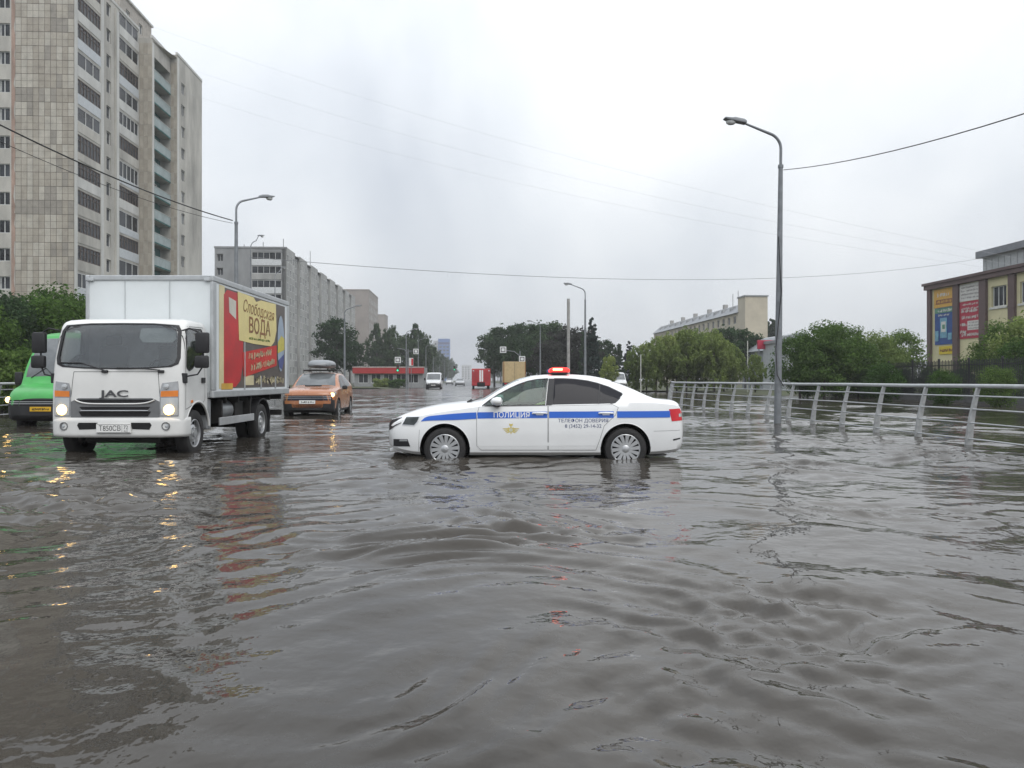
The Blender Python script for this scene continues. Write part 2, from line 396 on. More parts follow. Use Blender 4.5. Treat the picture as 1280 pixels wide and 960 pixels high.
WHEEL_CACHE = {}
def wheel(parent, x, y, r, w, sgn, style='multi', rimr=.21, spokes=14, steer=0.0):
    """wheel (> tyre, rim); outer face towards sgn*y"""
    key = (r, w, style, rimr, spokes)
    if key not in WHEEL_CACHE:
        t = MB(); h = w / 2
        prof = [(rimr * .98, h * .80), (rimr * 1.04, h * .97), (r * .86, h), (r * .955, h * .86), (r, h * .55), (r, -h * .55), (r * .955, -h * .86), (r * .86, -h), (rimr * .98, -h * .8)]
        t.lathe(prof, 48, lambda a, b, q: (a, -q, b))
        g = MB()
        rim = [(rimr * 1.0, h * .86), (rimr * .95, h * .92), (rimr * .90, h * .86), (rimr * .86, h * .30), (0.0, h * .28)]
        g.lathe(rim, 40, lambda a, b, q: (a, -q, b), 1 if style != 'truck' else 0)
        for i in range(len(g.f)):
            if i < 80: g.m[i] = 0
        if style == 'truck':
            g.lathe([(rimr * .55, h * .3), (rimr * .62, h * .55), (rimr * .5, h * .72), (rimr * .28, h * .75), (rimr * .26, h * 1.0), (0, h * 1.03)], 28, lambda a, b, q: (a, -q, b), 0)
            for k in range(6):
                a = k * math.pi / 3; g.lathe([(.016, h * .7), (.016, h * .88), (0, h * .88)], 8, lambda p, q, t_, a=a: (p + rimr * .42 * math.cos(a), -t_, q + rimr * .42 * math.sin(a)), 0)
            for k in range(8):
                a = (k + .5) * math.pi / 4; g.lathe([(.022, h * .36), (0, h * .365)], 10, lambda p, q, t_, a=a: (p * 1.5 + rimr * .74 * math.cos(a), -t_, q * 1.5 + rimr * .74 * math.sin(a)), 1)
        else:
            g.lathe([(rimr * .26, h * .5), (rimr * .26, h * .90), (rimr * .2, h * .97), (0, h * .98)], 24, lambda a, b, q: (a, -q, b), 0)
            for k in range(spokes):
                a = 2 * math.pi * k / spokes; ca, sa = math.cos(a), math.sin(a); wd0, wd1 = rimr * .075, rimr * (.13 if spokes > 8 else .2)
                tw = .10 if spokes > 8 else 0
                def P(rr, ww, yy, rot):
                    c2, s2 = math.cos(a + rot), math.sin(a + rot); return (rr * c2 - ww * s2, -yy, rr * s2 + ww * c2)
                v = [P(rimr * .22, -wd0, h * .90, 0), P(rimr * .22, wd0, h * .90, 0), P(rimr * .93, wd1, h * .93, tw), P(rimr * .93, -wd1, h * .93, tw),
                     P(rimr * .22, -wd0, h * .5, 0), P(rimr * .22, wd0, h * .5, 0), P(rimr * .93, wd1, h * .6, tw), P(rimr * .93, -wd1, h * .6, tw)]
                g.add(v, [(0, 1, 2, 3), (0, 4, 5, 1), (1, 5, 6, 2), (2, 6, 7, 3), (3, 7, 4, 0)], 0)
        WHEEL_CACHE[key] = (t.mesh('tyre', m_tyre, 40), g.mesh('rim', [m_silver, m_black], 35))
    tm, gm = WHEEL_CACHE[key]
    hub = MB(); hub.lathe([(.05, -.06), (.05, .06), (0, .06)], 12, lambda a, b, q: (a, -q, b))
    o = hub.build('wheel', m_dark, parent, 40); o.location = (x, y, r); o.rotation_euler = (0, 0, (0 if sgn < 0 else math.pi) + steer)
    link('tyre', tm, o); link('rim', gm, o)
    return o

def paint(name, c, rough=.28): return M(name, c, rough, var=.03, coat=.7, scale=2)

# ------------------------------------------------------------------ police saloon
def police_car():
    X, GZ = 0.345, -0.17
    root = empty('police_car', (X, 11.5 + .907, GZ), 0, 'white police saloon with blue stripe and lit red beacon standing in flood water', 'police car')
    K = [  # x, half width, sill z, belt z, top z, top-edge half width
        (-2.235, .46, .37, .58, .66, .42), (-2.215, .60, .34, .61, .70, .54), (-2.17, .70, .31, .655, .745, .62), (-2.09, .785, .275, .70, .785, .67), (-1.97, .84, .245, .745, .835, .70),
        (-1.77, .882, .215, .79, .90, .725), (-1.41, .900, .205, .86, .972, .735), (-1.1, .905, .205, .905, 1.003, .735), (-.88, .906, .205, .935, 1.02, .735), (-.70, .907, .205, .950, 1.115, .715), (-.49, .907, .205, .955, 1.245, .675),
        (-.23, .907, .205, .958, 1.365, .625), (0.02, .907, .205, .962, 1.415, .598), (.40, .907, .205, .97, 1.435, .59), (.80, .907, .205, .98, 1.418, .58), (1.02, .906, .205, .985, 1.385, .577), (1.25, .903, .205, .995, 1.322, .585),
        (1.50, .898, .21, 1.0, 1.225, .615), (1.74, .885, .215, .998, 1.115, .655), (1.86, .875, .222, .99, 1.062, .68), (2.0, .855, .235, .975, 1.045, .68), (2.12, .82, .255, .955, 1.035, .66), (2.18, .785, .29, .92, 1.01, .63), (2.225, .72, .35, .80, .93, .58), (2.25, .62, .42, .66, .76, .5)]
    B = Body(K)
    mb = MB(); B.mesh_into(mb, 110)
    body = mb.build('body', [m_white, m_black, m_dark], root, None)
    wr = .316
    cut = []
    for ax in (-1.343, 1.343):
        for s0, s1 in ((-1.0, -.55), (.55, 1.0)): cut.append(cyl_cutter(ax, wr + .005, .375, s0, s1, m_black))
    # hollow cabin
    cm = MB(); B.mesh_into(cm, 40, -.66, 1.62, .055, .72); cut.append(cm.build('cut', [m_dark]))
    FW = [(-.79, .955), (-.70, 1.025), (-.55, 1.125), (-.39, 1.21), (-.24, 1.278), (-.11, 1.322), (.03, 1.35), (.17, 1.36), (.205, 1.36), (.15, .968)]
    RWd = [(.255, .972), (.295, 1.362), (.45, 1.362), (.62, 1.352), (.80, 1.328), (.95, 1.292), (1.12, 1.235), (1.30, 1.145), (1.315, 1.13), (1.26, 1.06), (1.19, 1.003), (1.12, .99)]
    for P in (FW, RWd): cut.append(prism_cutter(P, lambda u, v, t: (u, t, v), -1.2, 1.2, m_dark))
    cut.append(prism_cutter([(-.62, 1.055), (.62, 1.055), (.535, 1.34), (-.535, 1.34)], lambda u, v, t: (t, u, v), -1.2, -.02, m_dark))
    cut.append(prism_cutter([(-.56, 1.10), (.56, 1.10), (.5, 1.325), (-.5, 1.325)], lambda u, v, t: (t, u, v), 1.05, 2.3, m_dark))
    boolean_cut(body, cut)
    body.data.polygons.foreach_set('use_smooth', [True] * len(body.data.polygons)); body.data.set_sharp_from_angle(angle=R(32))
    # glazing
    for sg in (-1, 1):
        g = MB(); B.patch(g, FW, .0005, sg, 0, .004); g.build('window', m_glass, root, 30)
        g = MB(); B.patch(g, RWd, .0005, sg, 0, .004); g.build('window', m_tint, root, 30)['label'] = 'dark tinted rear window'
        for pts, ww, of in (([(.94, .985), (.985, 1.27)], .018, .004), ([FW[-1]] + FW[:9], .014, .003), (RWd, .014, .003)):
            g = MB(); B.seam(g, pts, ww, of, sg); tag(g.build('window_trim', m_dark, root), kind='stuff')
        g = MB(); B.patch(g, [(.158, .965), (.212, 1.363), (.29, 1.363), (.248, .968)], .007, sg, 0, 0, .015); g.build('pillar', m_dark, root)
        # doors as thin shells
        fd = [(-.865, .36), (-.87, .80), (-.835, .94), (.185, .955), (.185, .30), (-.80, .30)]
        rd = [(.197, .30), (.197, .955), (1.15, .975), (1.235, .93), (1.19, .82), (1.02, .66), (.955, .45), (.90, .30)]
        for P, hx in ((fd, .065), (rd, 1.05)):
            g = MB(); B.patch(g, P, .0035, sg, 0, .012); d = g.build('door', m_white, root, 40)
            g = MB(); B.seam(g, P + [P[0]], .0045, .0042, sg); g.build('door_seam', m_seam, d)
            g = MB(); hz = .846
            g.tube([B.side(hx - .105, hz, .008, sg), B.side(hx - .085, hz + .004, .032, sg), B.side(hx, hz + .006, .04, sg), B.side(hx + .085, hz + .004, .032, sg), B.side(hx + .105, hz, .008, sg)], .014, 8)
            B.patch(g, [(hx - .05, hz - .028), (hx + .05, hz - .028), (hx + .065, hz), (hx - .065, hz)], .0075, sg)
            g.build('handle', m_white, d, 40)
        # blue stripe
        lo = lambda x: float(pchip([-1.70, -1.62, -1.4, -1.18, -.8, 2.02], [.724, .735, .742, .748, .768, .783], x))
        hi = lambda x: float(pchip([-1.70, -1.62, -1.4, -1.18, -.8, 2.02], [.728, .793, .822, .843, .862, .880], x))
        g = MB(); mats = [M('police_blue', (0.012, 0.115, 0.56), .4, var=.04, coat=.2)]
        for a, b in ((-1.70, -.873), (-.858, .178), (.205, 1.165), (1.215, 2.01)):
            B.band(g, np.linspace(a, b, max(6, int((b - a) / .05))), lo, hi, .0065, sg)
        g.build('blue_stripe', mats, root, 40)
        g = MB(); B.seam(g, [(-.84, .385), (.9, .392)], .05, .0055, sg); g.build('sill_crease', m_white, root, 60)
        for pts in ([(-1.72, .60), (-1.74, .225)], [(1.76, .58), (2.21, .59)]):
            g = MB(); B.seam(g, pts, .004, .002, sg); tag(g.build('bumper_seam', m_seam, root), kind='stuff')
        # mirror
        g = MB(); prof = [(-.66, .02), (-.63, .075), (-.57, .10), (-.51, .092), (-.485, .03)]
        c = []; yy0 = .97
        for (xx, hh) in prof:
            c.append([(xx, sg * (yy0 + .10 * math.cos(a) * (hh / .1)), 1.025 + hh * .66 * math.sin(a)) for a in np.linspace(0, 2 * math.pi, 14, endpoint=False)])
        v = [p for rg in c for p in rg]; f = []
        for i in range(len(c) - 1):
            for k in range(14): f.append((i * 14 + k, i * 14 + (k + 1) % 14, (i + 1) * 14 + (k + 1) % 14, (i + 1) * 14 + k))
        f += [tuple(range(14)), tuple(range(56, 70))]
        g.add(v, f); mir = g.build('wing_mirror', m_white, root, 50)
        g = MB(); g.box(-.62, -.52, min(sg * .86, sg * .98), max(sg * .86, sg * .98), .945, .985); g.build('mirror_arm', m_dark, mir, None, .01)
        # lamps
        g = MB(); B.patch(g, [(-1.985, .675), (-1.93, .785), (-1.73, .792), (-1.75, .72), (-1.80, .668)], .009, sg, 0, 0, .02); hl = g.build('headlight', M('headlamp_glass', (0.05, 0.06, 0.062), .12, var=.4, spec=.35), root, 40)
        g = MB(); B.seam(g, [(-1.985, .675), (-1.925, .79), (-1.72, .797), (-1.75, .72), (-1.80, .664), (-1.985, .672)], .008, .011, sg); g.build('lamp_trim', m_chrome, hl)
        g = MB(); B.patch(g, [(-2.13, .345), (-2.125, .455), (-1.90, .462), (-1.86, .35)], .004, sg); fg = g.build('fog_lamp_recess', m_dark, root, 40)
        g = MB(); B.patch(g, [(-2.03, .425), (-2.02, .455), (-1.91, .458), (-1.90, .43)], .007, sg); g.build('fog_lamp', m_lens, fg)
        g = MB(); B.patch(g, [(2.035, .725), (1.995, .905), (2.17, .915), (2.205, .86), (2.215, .735)], .006, sg); tl = g.build('tail_light', m_redlens, root, 40)
        g = MB(); B.patch(g, [(2.15, .79), (2.15, .835), (2.21, .845), (2.215, .79)], .009, sg); g.build('reverse_lamp', m_lens, tl)
        g = MB(); B.patch(g, [(2.06, .435), (2.06, .46), (2.225, .485), (2.225, .465)], .004, sg); g.build('reflector', m_dark, root)
        for ax in (-1.343, 1.343): wheel(root, ax, sg * .795, wr, .205, sg, rimr=.222, spokes=14)
        # arch lip
        for ax in (-1.343, 1.343):
            g = MB(); a = np.linspace(R(4), R(176), 30)
            g.tube([B.side(ax + .377 * math.cos(q), wr + .005 + .377 * math.sin(q), -.004, sg) for q in a], .008, 6); g.build('arch_lip', m_white, root, 60)
    # lettering (near side and far side read the right way round)
    blue_ink = M('navy_print', (0.03, 0.05, 0.16), .5, var=.05); gold = M('gold_emblem', (0.62, 0.50, 0.12), .45, var=.2)
    for sg in (-1, 1):
        m = 1 if sg < 0 else -1
        def on(cx, cz, off): return lambda u, v: B.side(cx + m * u, cz + v, off, sg)
        g = MB(); flat_on(g, text_geo('ПОЛИЦИЯ', .108, bold=.001, xs=1.0), on(-.35, .817, .009)); g.build('police_lettering', m_white, root)
        g = MB(); flat_on(g, text_geo('ТЕЛЕФОН ДОВЕРИЯ', .072, xs=1.04), on(.71, .735, .006)); flat_on(g, text_geo('8 (3452) 29-14-32', .074, xs=1.0), on(.71, .655, .006)); g.build('hotline_lettering', blue_ink, root)
        g = MB(); st = []
        for k in range(16):
            a = k * math.pi / 8; r_ = .070 if k % 4 == 0 else (.056 if k % 2 == 0 else .034); st.append((r_ * math.cos(a), r_ * math.sin(a)))
        flat_on(g, (st, [tuple(range(16))]), on(-.36, .60, .006))
        for q in (-1, 1):
            for j in range(4):
                flat_on(g, ([(q * .03, .03 - j * .018), (q * (.125 - j * .018), .022 - j * .02), (q * (.118 - j * .018), .012 - j * .02), (q * .03, .017 - j * .018)], [(0, 1, 2, 3)]), on(-.36, .60, .0065))
        flat_on(g, ([(-.02, .06), (.02, .06), (.03, .095), (0, .085), (-.03, .095)], [(0, 1, 2, 3, 4)]), on(-.36, .60, .0065))
        o = g.build('police_emblem', gold, root)
        g = MB(); c16 = [(.03 * math.cos(k * math.pi / 6), .03 * math.sin(k * math.pi / 6)) for k in range(12)]
        flat_on(g, (c16, [tuple(range(12))]), on(-.36, .60, .008)); g.build('emblem_centre', M('emblem_centre', (0.55, 0.55, 0.42), .5, var=.3), o)
    # screens
    g = MB(); B.screen(g, -.80, -.06, .075, .001); g.build('windscreen', m_glass, root, 40)
    g = MB(); B.screen(g, 1.22, 1.76, .09, .001); g.build('rear_screen', m_tint, root, 40)
    # nose: grille with slats, badge, front plate, lower intake
    g = MB(); pts = []
    for x, za, zb_ in [(float(q), float(np.interp(q, [-2.235, -2.215, -2.17, -2.09, -2.0], [.57, .575, .60, .655, .70])), float(np.interp(q, [-2.235, -2.215, -2.17, -2.09, -2.0], [.655, .69, .73, .762, .775]))) for q in np.linspace(-2.0, -2.235, 14)]:
        pts.append((x, za, zb_))
    for sg in (-1, 1):
        for (xa, a0, a1), (xb, b0, b1) in zip(pts[:-1], pts[1:]):
            g.add([B.side(xa, a0, .009, sg), B.side(xb, b0, .009, sg), B.side(xb, b1, .009, sg), B.side(xa, a1, .009, sg)], [(0, 1, 2, 3)])
    y = B.ys(-2.235, .6)
    g.add([(-2.241, -y, .565), (-2.241, y, .565), (-2.241, y, .66), (-2.241, -y, .66)], [(0, 1, 2, 3)])
    gr = g.build('grille', m_dark, root, 40)
    g = MB()
    for k in range(-7, 8): g.box(-2.252, -2.243, k * .055 - .006, k * .055 + .006, .57, .655)
    for sg in (-1, 1): B.seam(g, [(-2.0, .782), (-2.09, .772), (-2.17, .745), (-2.215, .708)], .010, .013, sg)
    tag(g.build('grille_slats', m_chrome, gr), kind='stuff')
    g = MB(); g.box(-2.262, -2.245, -.26, .26, .43, .545); pl = g.build('number_plate', m_plate, root, None, .004)
    g = MB(); g.box(-2.2, -1.9, -.62, .62, .262, .30); g.build('front_lip', m_white, root, None, .008)
    g = MB(); g.box(-2.243, -2.225, -.42, .42, .375, .42); g.build('lower_intake', m_dark, root)
    # washer and wipers
    g = MB(); g.tube([(-.98, -.45, 1.012), (-.9, -.1, 1.035), (-.84, .3, 1.06)], .009, 6); g.tube([(-1.02, -.52, 1.0), (-.97, -.44, 1.03)], .02, 8); g.build('wiper', m_dark, root, 40)
    # light bar
    lb = MB(); lb.box(.26, .51, -.52, .52, 1.432, 1.463); bar = lb.build('light_bar', m_dark, root, None, .008)
    m_red_on = M('beacon_lit', (0.8, 0.05, 0.03), .3, var=.05, es=2.0, ec=(1.0, 0.02, 0.02))
    m_red_core = M('beacon_core', (1, .4, .25), .3, var=.02, es=5, ec=(1.0, 0.30, 0.14))
    m_blue_off = M('beacon_blue', (0.015, 0.03, 0.25), .12, var=.1, spec=.6); m_red_off = M('beacon_red_unlit', (0.35, 0.012, 0.012), .12, var=.1, spec=.6)
    def dome(y0, y1, x0, x1, z0, z1, mat, nm):
        g = MB(); n = 14; prof = []
        for k in range(n + 1):
            a = math.pi * k / n; prof.append(((x0 + x1) / 2 - (x1 - x0) / 2 * math.copysign(abs(math.cos(a)) ** .6, math.cos(a)), z0 + (z1 - z0) * math.sin(a) ** .6))
        g.prism(prof, lambda u, v, t: (u, t, v), y0, y1); return g.build(nm, mat, bar, 40, .006)
    dome(-.52, -.20, .23, .54, 1.463, 1.535, m_red_on, 'beacon'); dome(.20, .52, .23, .54, 1.463, 1.535, m_blue_off, 'beacon'); dome(-.19, .19, .24, .55, 1.463, 1.54, m_red_off, 'beacon')
    g = MB(); g.box(.28, .43, -.528, -.50, 1.485, 1.518); g.build('lit_bulb', m_red_core, bar, None, .006)
    # cabin furniture
    fab = M('seat_fabric', (0.03, 0.032, 0.035), .85, var=.2, bump=.3)
    for yy in (-.36, .36):
        g = MB(); g.prism([(-.22, .45), (.28, .45), (.32, .56), (-.22, .60)], lambda u, v, t: (u, t, v), yy - .24, yy + .24)
        g.prism([(.22, .55), (.36, .55), (.52, 1.06), (.42, 1.09)], lambda u, v, t: (u, t, v), yy - .23, yy + .23)
        g.prism([(.40, 1.10), (.50, 1.09), (.53, 1.24), (.44, 1.26)], lambda u, v, t: (u, t, v), yy - .13, yy + .13)
        g.build('seat', fab, root, None, .03)
    g = MB(); g.prism([(1.0, .5), (1.35, .5), (1.5, 1.05), (1.38, 1.07)], lambda u, v, t: (u, t, v), -.6, .6); g.build('rear_seat', fab, root, None, .03)
    g = MB(); g.prism([(-.66, .6), (-.35, .6), (-.40, .93), (-.64, .97)], lambda u, v, t: (u, t, v), -.68, .68); g.build('dashboard', fab, root, None, .02)
    g = MB(); ring_ = []
    for k in range(25):
        a = k * 2 * math.pi / 24; ring_.append((-.28 + .07 * math.sin(a), -.36 + .185 * math.cos(a), .93 + .17 * math.sin(a)))
    g.tube(ring_, .015, 6); g.tube([(-.28, -.36, .93), (-.45, -.36, .86)], .03, 8); g.build('steering_wheel', m_dark, root, 40)
    # hi-vis vest over the driver's seat back
    g = MB(); pts = [(.36, .98), (.30, .88), (.12, .90), (-.02, .955), (.10, 1.0), (.28, 1.04), (.40, 1.06)]
    g.prism(pts, lambda u, v, t: (u, t + .02 * math.sin(9 * u), v), -.62, -.46)
    v = g.build('reflective_vest', M('hi_vis_cloth', (0.55, 0.68, 0.10), .8, var=.25, scale=9), None, 30, .02, (X, 11.5 + .907, GZ)); tag(v, 'yellow reflective vest behind the front side window of the police saloon', 'vest')
    g = MB(); g.tube([(.5, .2, 1.43), (.56, .2, 1.52)], .006, 6); g.build('aerial', m_dark, root)
    return root
police_car()

# ------------------------------------------------------------------ forward-control cab shapes, lofted upwards
class ZLoft:
    def __init__(s, keys, D=.35, n=5.0): s.k = np.array(keys, float); s.D = D; s.n = n
    def val(s, z): return [float(np.interp(z, s.k[:, 0], s.k[:, i])) if False else float(pchip(s.k[:, 0], s.k[:, i], z)) for i in (1, 2, 3)]
    def fx(s, y, z, off=0.0):
        xf, xr, w = s.val(z); t = min(.9999, abs(y) / w); return xf + s.D - s.D * (1 - t ** s.n) ** (1 / s.n) - off
    def front(s, y, z, off=0.0): return (s.fx(y, z, off), y, z)
    def sy(s, x, z):
        xf, xr, w = s.val(z); xc = xf + s.D
        if x >= xc: return w
        t = min(1, (xc - x) / s.D); return w * (1 - t ** s.n) ** (1 / s.n)
    def side(s, x, z, off=0.0, sg=-1): return (x, sg * (s.sy(x, z) + off), z)
    def mesh_into(s, mb, nz=40, z0=None, z1=None, shrink=0.0, mi=0):
        z0 = s.k[0, 0] if z0 is None else z0; z1 = s.k[-1, 0] if z1 is None else z1; vs_ = []; m = 0; na = 14
        for z in np.linspace(z0, z1, nz):
            xf, xr, w = s.val(z); xf += shrink; xr -= shrink; w -= shrink; D = s.D; P = []
            for i in range(-na, na + 1):
                a = (i / na) * math.pi / 2; sy = math.copysign(abs(math.sin(a)) ** (2 / s.n), a); cx_ = abs(math.cos(a)) ** (2 / s.n)
                P.append((xf + D - D * cx_, w * sy, z))
            P += [(xr - .04, w, z), (xr - .01, w - .012, z), (xr, w - .05, z), (xr, -w + .05, z), (xr - .01, -w + .012, z), (xr - .04, -w, z)]
            m = len(P); vs_ += P
        fs = []
        for i in range(nz - 1):
            for k in range(m): fs.append((i * m + k, i * m + (k + 1) % m, (i + 1) * m + (k + 1) % m, (i + 1) * m + k))
        fs += [tuple(range(m)), tuple(range((nz - 1) * m, nz * m))]
        mb.add(vs_, fs, mi)
def fsheet(mb, Z, poly, off, thick=0.0, mi=0, step=.05): sheet(mb, poly, lambda y, z, d: Z.front(y, z, off - d), mi, thick, step)
def ssheet(mb, Z, poly, off, sg, thick=0.0, mi=0, step=.05): sheet(mb, poly, lambda x, z, d: Z.side(x, z, off - d, sg), mi, thick, step)

def delivery_truck():
    root = empty('delivery_truck', (-6.24, 12.85, -.10), R(90), 'white box truck with red and yellow advert on its side driving through water', 'truck')
    m_cab = M('cab_paint', (0.72, 0.72, 0.70), .36, var=.05, coat=.35, scale=1.5)
    m_grey = M('grey_plastic', (0.17, 0.175, 0.18), .45, var=.12); m_frame = M('truck_chassis', (0.02, 0.019, 0.018), .75, var=.3)
    Z = ZLoft([(.40, -.62, .42, 1.02), (.46, -.65, .42, 1.035), (.70, -.65, .42, 1.045), (1.2, -.64, .42, 1.045), (1.45, -.62, .42, 1.04), (1.8, -.545, .42, 1.03), (2.10, -.455, .42, 1.015), (2.19, -.40, .41, .995), (2.245, -.29, .38, .94), (2.27, -.12, .32, .82)], D=.17, n=4.0)
    mb = MB(); Z.mesh_into(mb, 60); cab = mb.build('cab', [m_cab, m_black, m_dark], root)
    cut = [cyl_cutter(0, .42, .49, a, b, m_black) for a, b in ((-1.2, -.55), (.55, 1.2))]
    cm = MB(); Z.mesh_into(cm, 30, 1.15, 2.17, .06); cut.append(cm.build('cut', [M('cab_lining', (.38, .385, .40), .8, var=.2)]))
    WS = [(-.985, 1.62), (-.96, 1.52), (-.86, 1.475), (-.5, 1.45), (0, 1.44), (.5, 1.45), (.86, 1.475), (.96, 1.52), (.985, 1.62), (.955, 2.06), (.90, 2.15), (.5, 2.18), (0, 2.185), (-.5, 2.18), (-.90, 2.15), (-.955, 2.06)]
    WS2 = [(y * .955, 1.44 + (z - 1.44) * .96 + .015) for y, z in WS]
    cut.append(prism_cutter(WS2, lambda u, v, t: (t, u, v), -.9, .05, m_dark))
    SW = [(-.45, 1.47), (-.40, 2.06), (-.33, 2.10), (.20, 2.11), (.235, 2.06), (.235, 1.70), (.10, 1.66), (-.22, 1.46), (-.36, 1.42)]
    cut.append(prism_cutter(SW, lambda u, v, t: (u, t, v), -1.3, 1.3, m_dark))
    boolean_cut(cab, cut)
    cab.data.polygons.foreach_set('use_smooth', [True] * len(cab.data.polygons)); cab.data.set_sharp_from_angle(angle=R(32))
    g = MB(); fsheet(g, Z, WS2, -.004, .005); g.build('windscreen', glass_mat('truck_glass', (.70, .73, .73), ior=1.85), root, 50)
    # rubber seal: frame ring round the screen
    g = MB(); n = len(WS)
    def dense(P, k=6): return [(P[i][0] + (P[(i + 1) % len(P)][0] - P[i][0]) * j / k, P[i][1] + (P[(i + 1) % len(P)][1] - P[i][1]) * j / k) for i in range(len(P)) for j in range(k)]
    a, b = dense(WS), dense([(y * .945, 1.44 + (z - 1.44) * .95 + .02) for y, z in WS]); k = len(a)
    g.add([Z.front(*p, .006) for p in a] + [Z.front(*p, .006) for p in b], [(i, (i + 1) % k, (i + 1) % k + k, i + k) for i in range(k)]); g.build('screen_seal', m_dark, root, 50)
    for sg in (-1, 1):
        g = MB(); ssheet(g, Z, SW, -.004, sg, .005); g.build('window', glass_mat('truck_glass', (.70, .73, .73), ior=1.85), root, 50)
        dr = [(-.50, .80), (-.485, 1.5), (-.43, 2.13), (.27, 2.15), (.27, .95), (.22, .90), (-.2, .87)]
        pts = dense(dr, 8); g = MB()
        for p, q in zip(pts, pts[1:] + pts[:1]):
            d = Vector((q[0] - p[0], q[1] - p[1])); nn_ = Vector((-d.y, d.x)).normalized() * .004
            g.add([Z.side(p[0] + nn_.x, p[1] + nn_.y, .002, sg), Z.side(p[0] - nn_.x, p[1] - nn_.y, .002, sg), Z.side(q[0] - nn_.x, q[1] - nn_.y, .002, sg), Z.side(q[0] + nn_.x, q[1] + nn_.y, .002, sg)], [(0, 1, 2, 3)])
        g.build('door_seam', m_seam, root)
        g = MB()
        for p, q in zip(dense(SW, 4), dense(SW, 4)[1:] + dense(SW, 4)[:1]):
            d = Vector((q[0] - p[0], q[1] - p[1])); nn_ = Vector((-d.y, d.x)).normalized() * .014
            g.add([Z.side(p[0] + nn_.x, p[1] + nn_.y, .003, sg), Z.side(p[0] - nn_.x, p[1] - nn_.y, .003, sg), Z.side(q[0] - nn_.x, q[1] - nn_.y, .003, sg), Z.side(q[0] + nn_.x, q[1] + nn_.y, .003, sg)], [(0, 1, 2, 3)])
        g.build('window_seal', m_dark, root)
        g = MB(); g.obox((.12, sg * 1.047, 1.22), (.14, 0, 0), (0, sg * .02, 0), (0, 0, .09)); g.build('door_handle', m_dark, root, None, .008)
        # arch lip and dark arch moulding
        g = MB(); aa = np.linspace(R(8), R(172), 26); g.tube([(.495 * math.cos(q), sg * 1.03, .42 + .495 * math.sin(q)) for q in aa], .022, 8); g.build('arch_lip', m_cab, root, 50)
        # mirrors on a tubular arm
        g = MB(); g.tube([(-.47, sg * .98, 2.06), (-.52, sg * 1.12, 2.09), (-.46, sg * 1.27, 2.02), (-.43, sg * 1.30, 1.85), (-.43, sg * 1.30, 1.5), (-.46, sg * 1.22, 1.36), (-.50, sg * 1.07, 1.33)], .013, 8)
        arm = g.build('mirror_arm', m_dark, root, 50)
        for z0, z1, xx in ((1.70, 2.03, -.47), (1.46, 1.66, -.49)):
            g = MB(); g.box(xx - .045, xx + .045, min(sg * 1.19, sg * 1.41), max(sg * 1.19, sg * 1.41), z0, z1); mr = g.build('wing_mirror', m_dark, root, 40, .03)
            g = MB(); g.box(xx + .0455, xx + .048, min(sg * 1.21, sg * 1.39), max(sg * 1.21, sg * 1.39), z0 + .03, z1 - .03); g.build('mirror_glass', m_chrome, mr)
        g = MB(); g.box(-.56, -.47, min(sg * .99, sg * 1.07), max(sg * .99, sg * 1.07), 1.22, 1.38); g.build('mirror_bracket', m_dark, root, None, .012)
        # headlight cluster
        hp = [(sg * .70, .70), (sg * .70, 1.10), (sg * .735, 1.22), (sg * .965, 1.25), (sg * .98, 1.1), (sg * .98, .70)]
        g = MB(); fsheet(g, Z, hp, .010, .02, step=.03); hl = g.build('headlight', M('headlamp_housing', (0.42, 0.43, 0.44), .15, var=.2, metal=.5), root, 40)
        g = MB(); fsheet(g, Z, [(sg * .715, 1.005), (sg * .72, 1.095), (sg * .975, 1.105), (sg * .975, 1.01)], .017, step=.03); g.build('turn_signal', m_amber, hl, 40)
        g = MB(); fsheet(g, Z, [(sg * .72, .715), (sg * .72, .99), (sg * .97, .99), (sg * .97, .715)], .014, step=.03); g.build('lamp_reflector', m_lens, hl, 40)
        for yy, zz, rr, nm, mt in ((.84, .80, .082, 'lit_lamp', m_head), (.80, 1.165, .045, 'position_lamp', m_lens)):
            g = MB(); c_ = Z.front(sg * yy, zz, .02); g.lathe([(rr, .03), (rr, 0.0), (rr * .9, -.012), (0, -.02)], 20, lambda p, q, t, c_=c_: (c_[0] + t, c_[1] + p, c_[2] + q)); g.build(nm, mt, hl, 40)
        g = MB(); g.obox((-.30, sg * 1.047, .90), (.07, 0, 0), (0, sg * .012, 0), (0, 0, .045)); g.build('side_repeater', m_amber, root, None, .005)
    # front panel, grille, letters
    g = MB(); ln = [(-.70, 1.0), (-.665, 1.40), (.665, 1.40), (.70, 1.0)]
    for p, q in zip(ln[:-1], ln[1:]):
        for j in range(12):
            a_ = (p[0] + (q[0] - p[0]) * j / 12, p[1] + (q[1] - p[1]) * j / 12); b_ = (p[0] + (q[0] - p[0]) * (j + 1) / 12, p[1] + (q[1] - p[1]) * (j + 1) / 12)
            d = Vector((b_[0] - a_[0], b_[1] - a_[1])); nn_ = Vector((-d.y, d.x)).normalized() * .004
            g.add([Z.front(a_[0] + nn_.x, a_[1] + nn_.y, .002), Z.front(a_[0] - nn_.x, a_[1] - nn_.y, .002), Z.front(b_[0] - nn_.x, b_[1] - nn_.y, .002), Z.front(b_[0] + nn_.x, b_[1] + nn_.y, .002)], [(0, 1, 2, 3)])
    g.build('panel_seam', m_seam, root)
    g = MB(); fsheet(g, Z, [(-.695, .685), (-.695, .93), (-.58, .985), (.58, .985), (.695, .93), (.695, .685)], .008, .02); gr = g.build('grille', m_grey, root, 40)
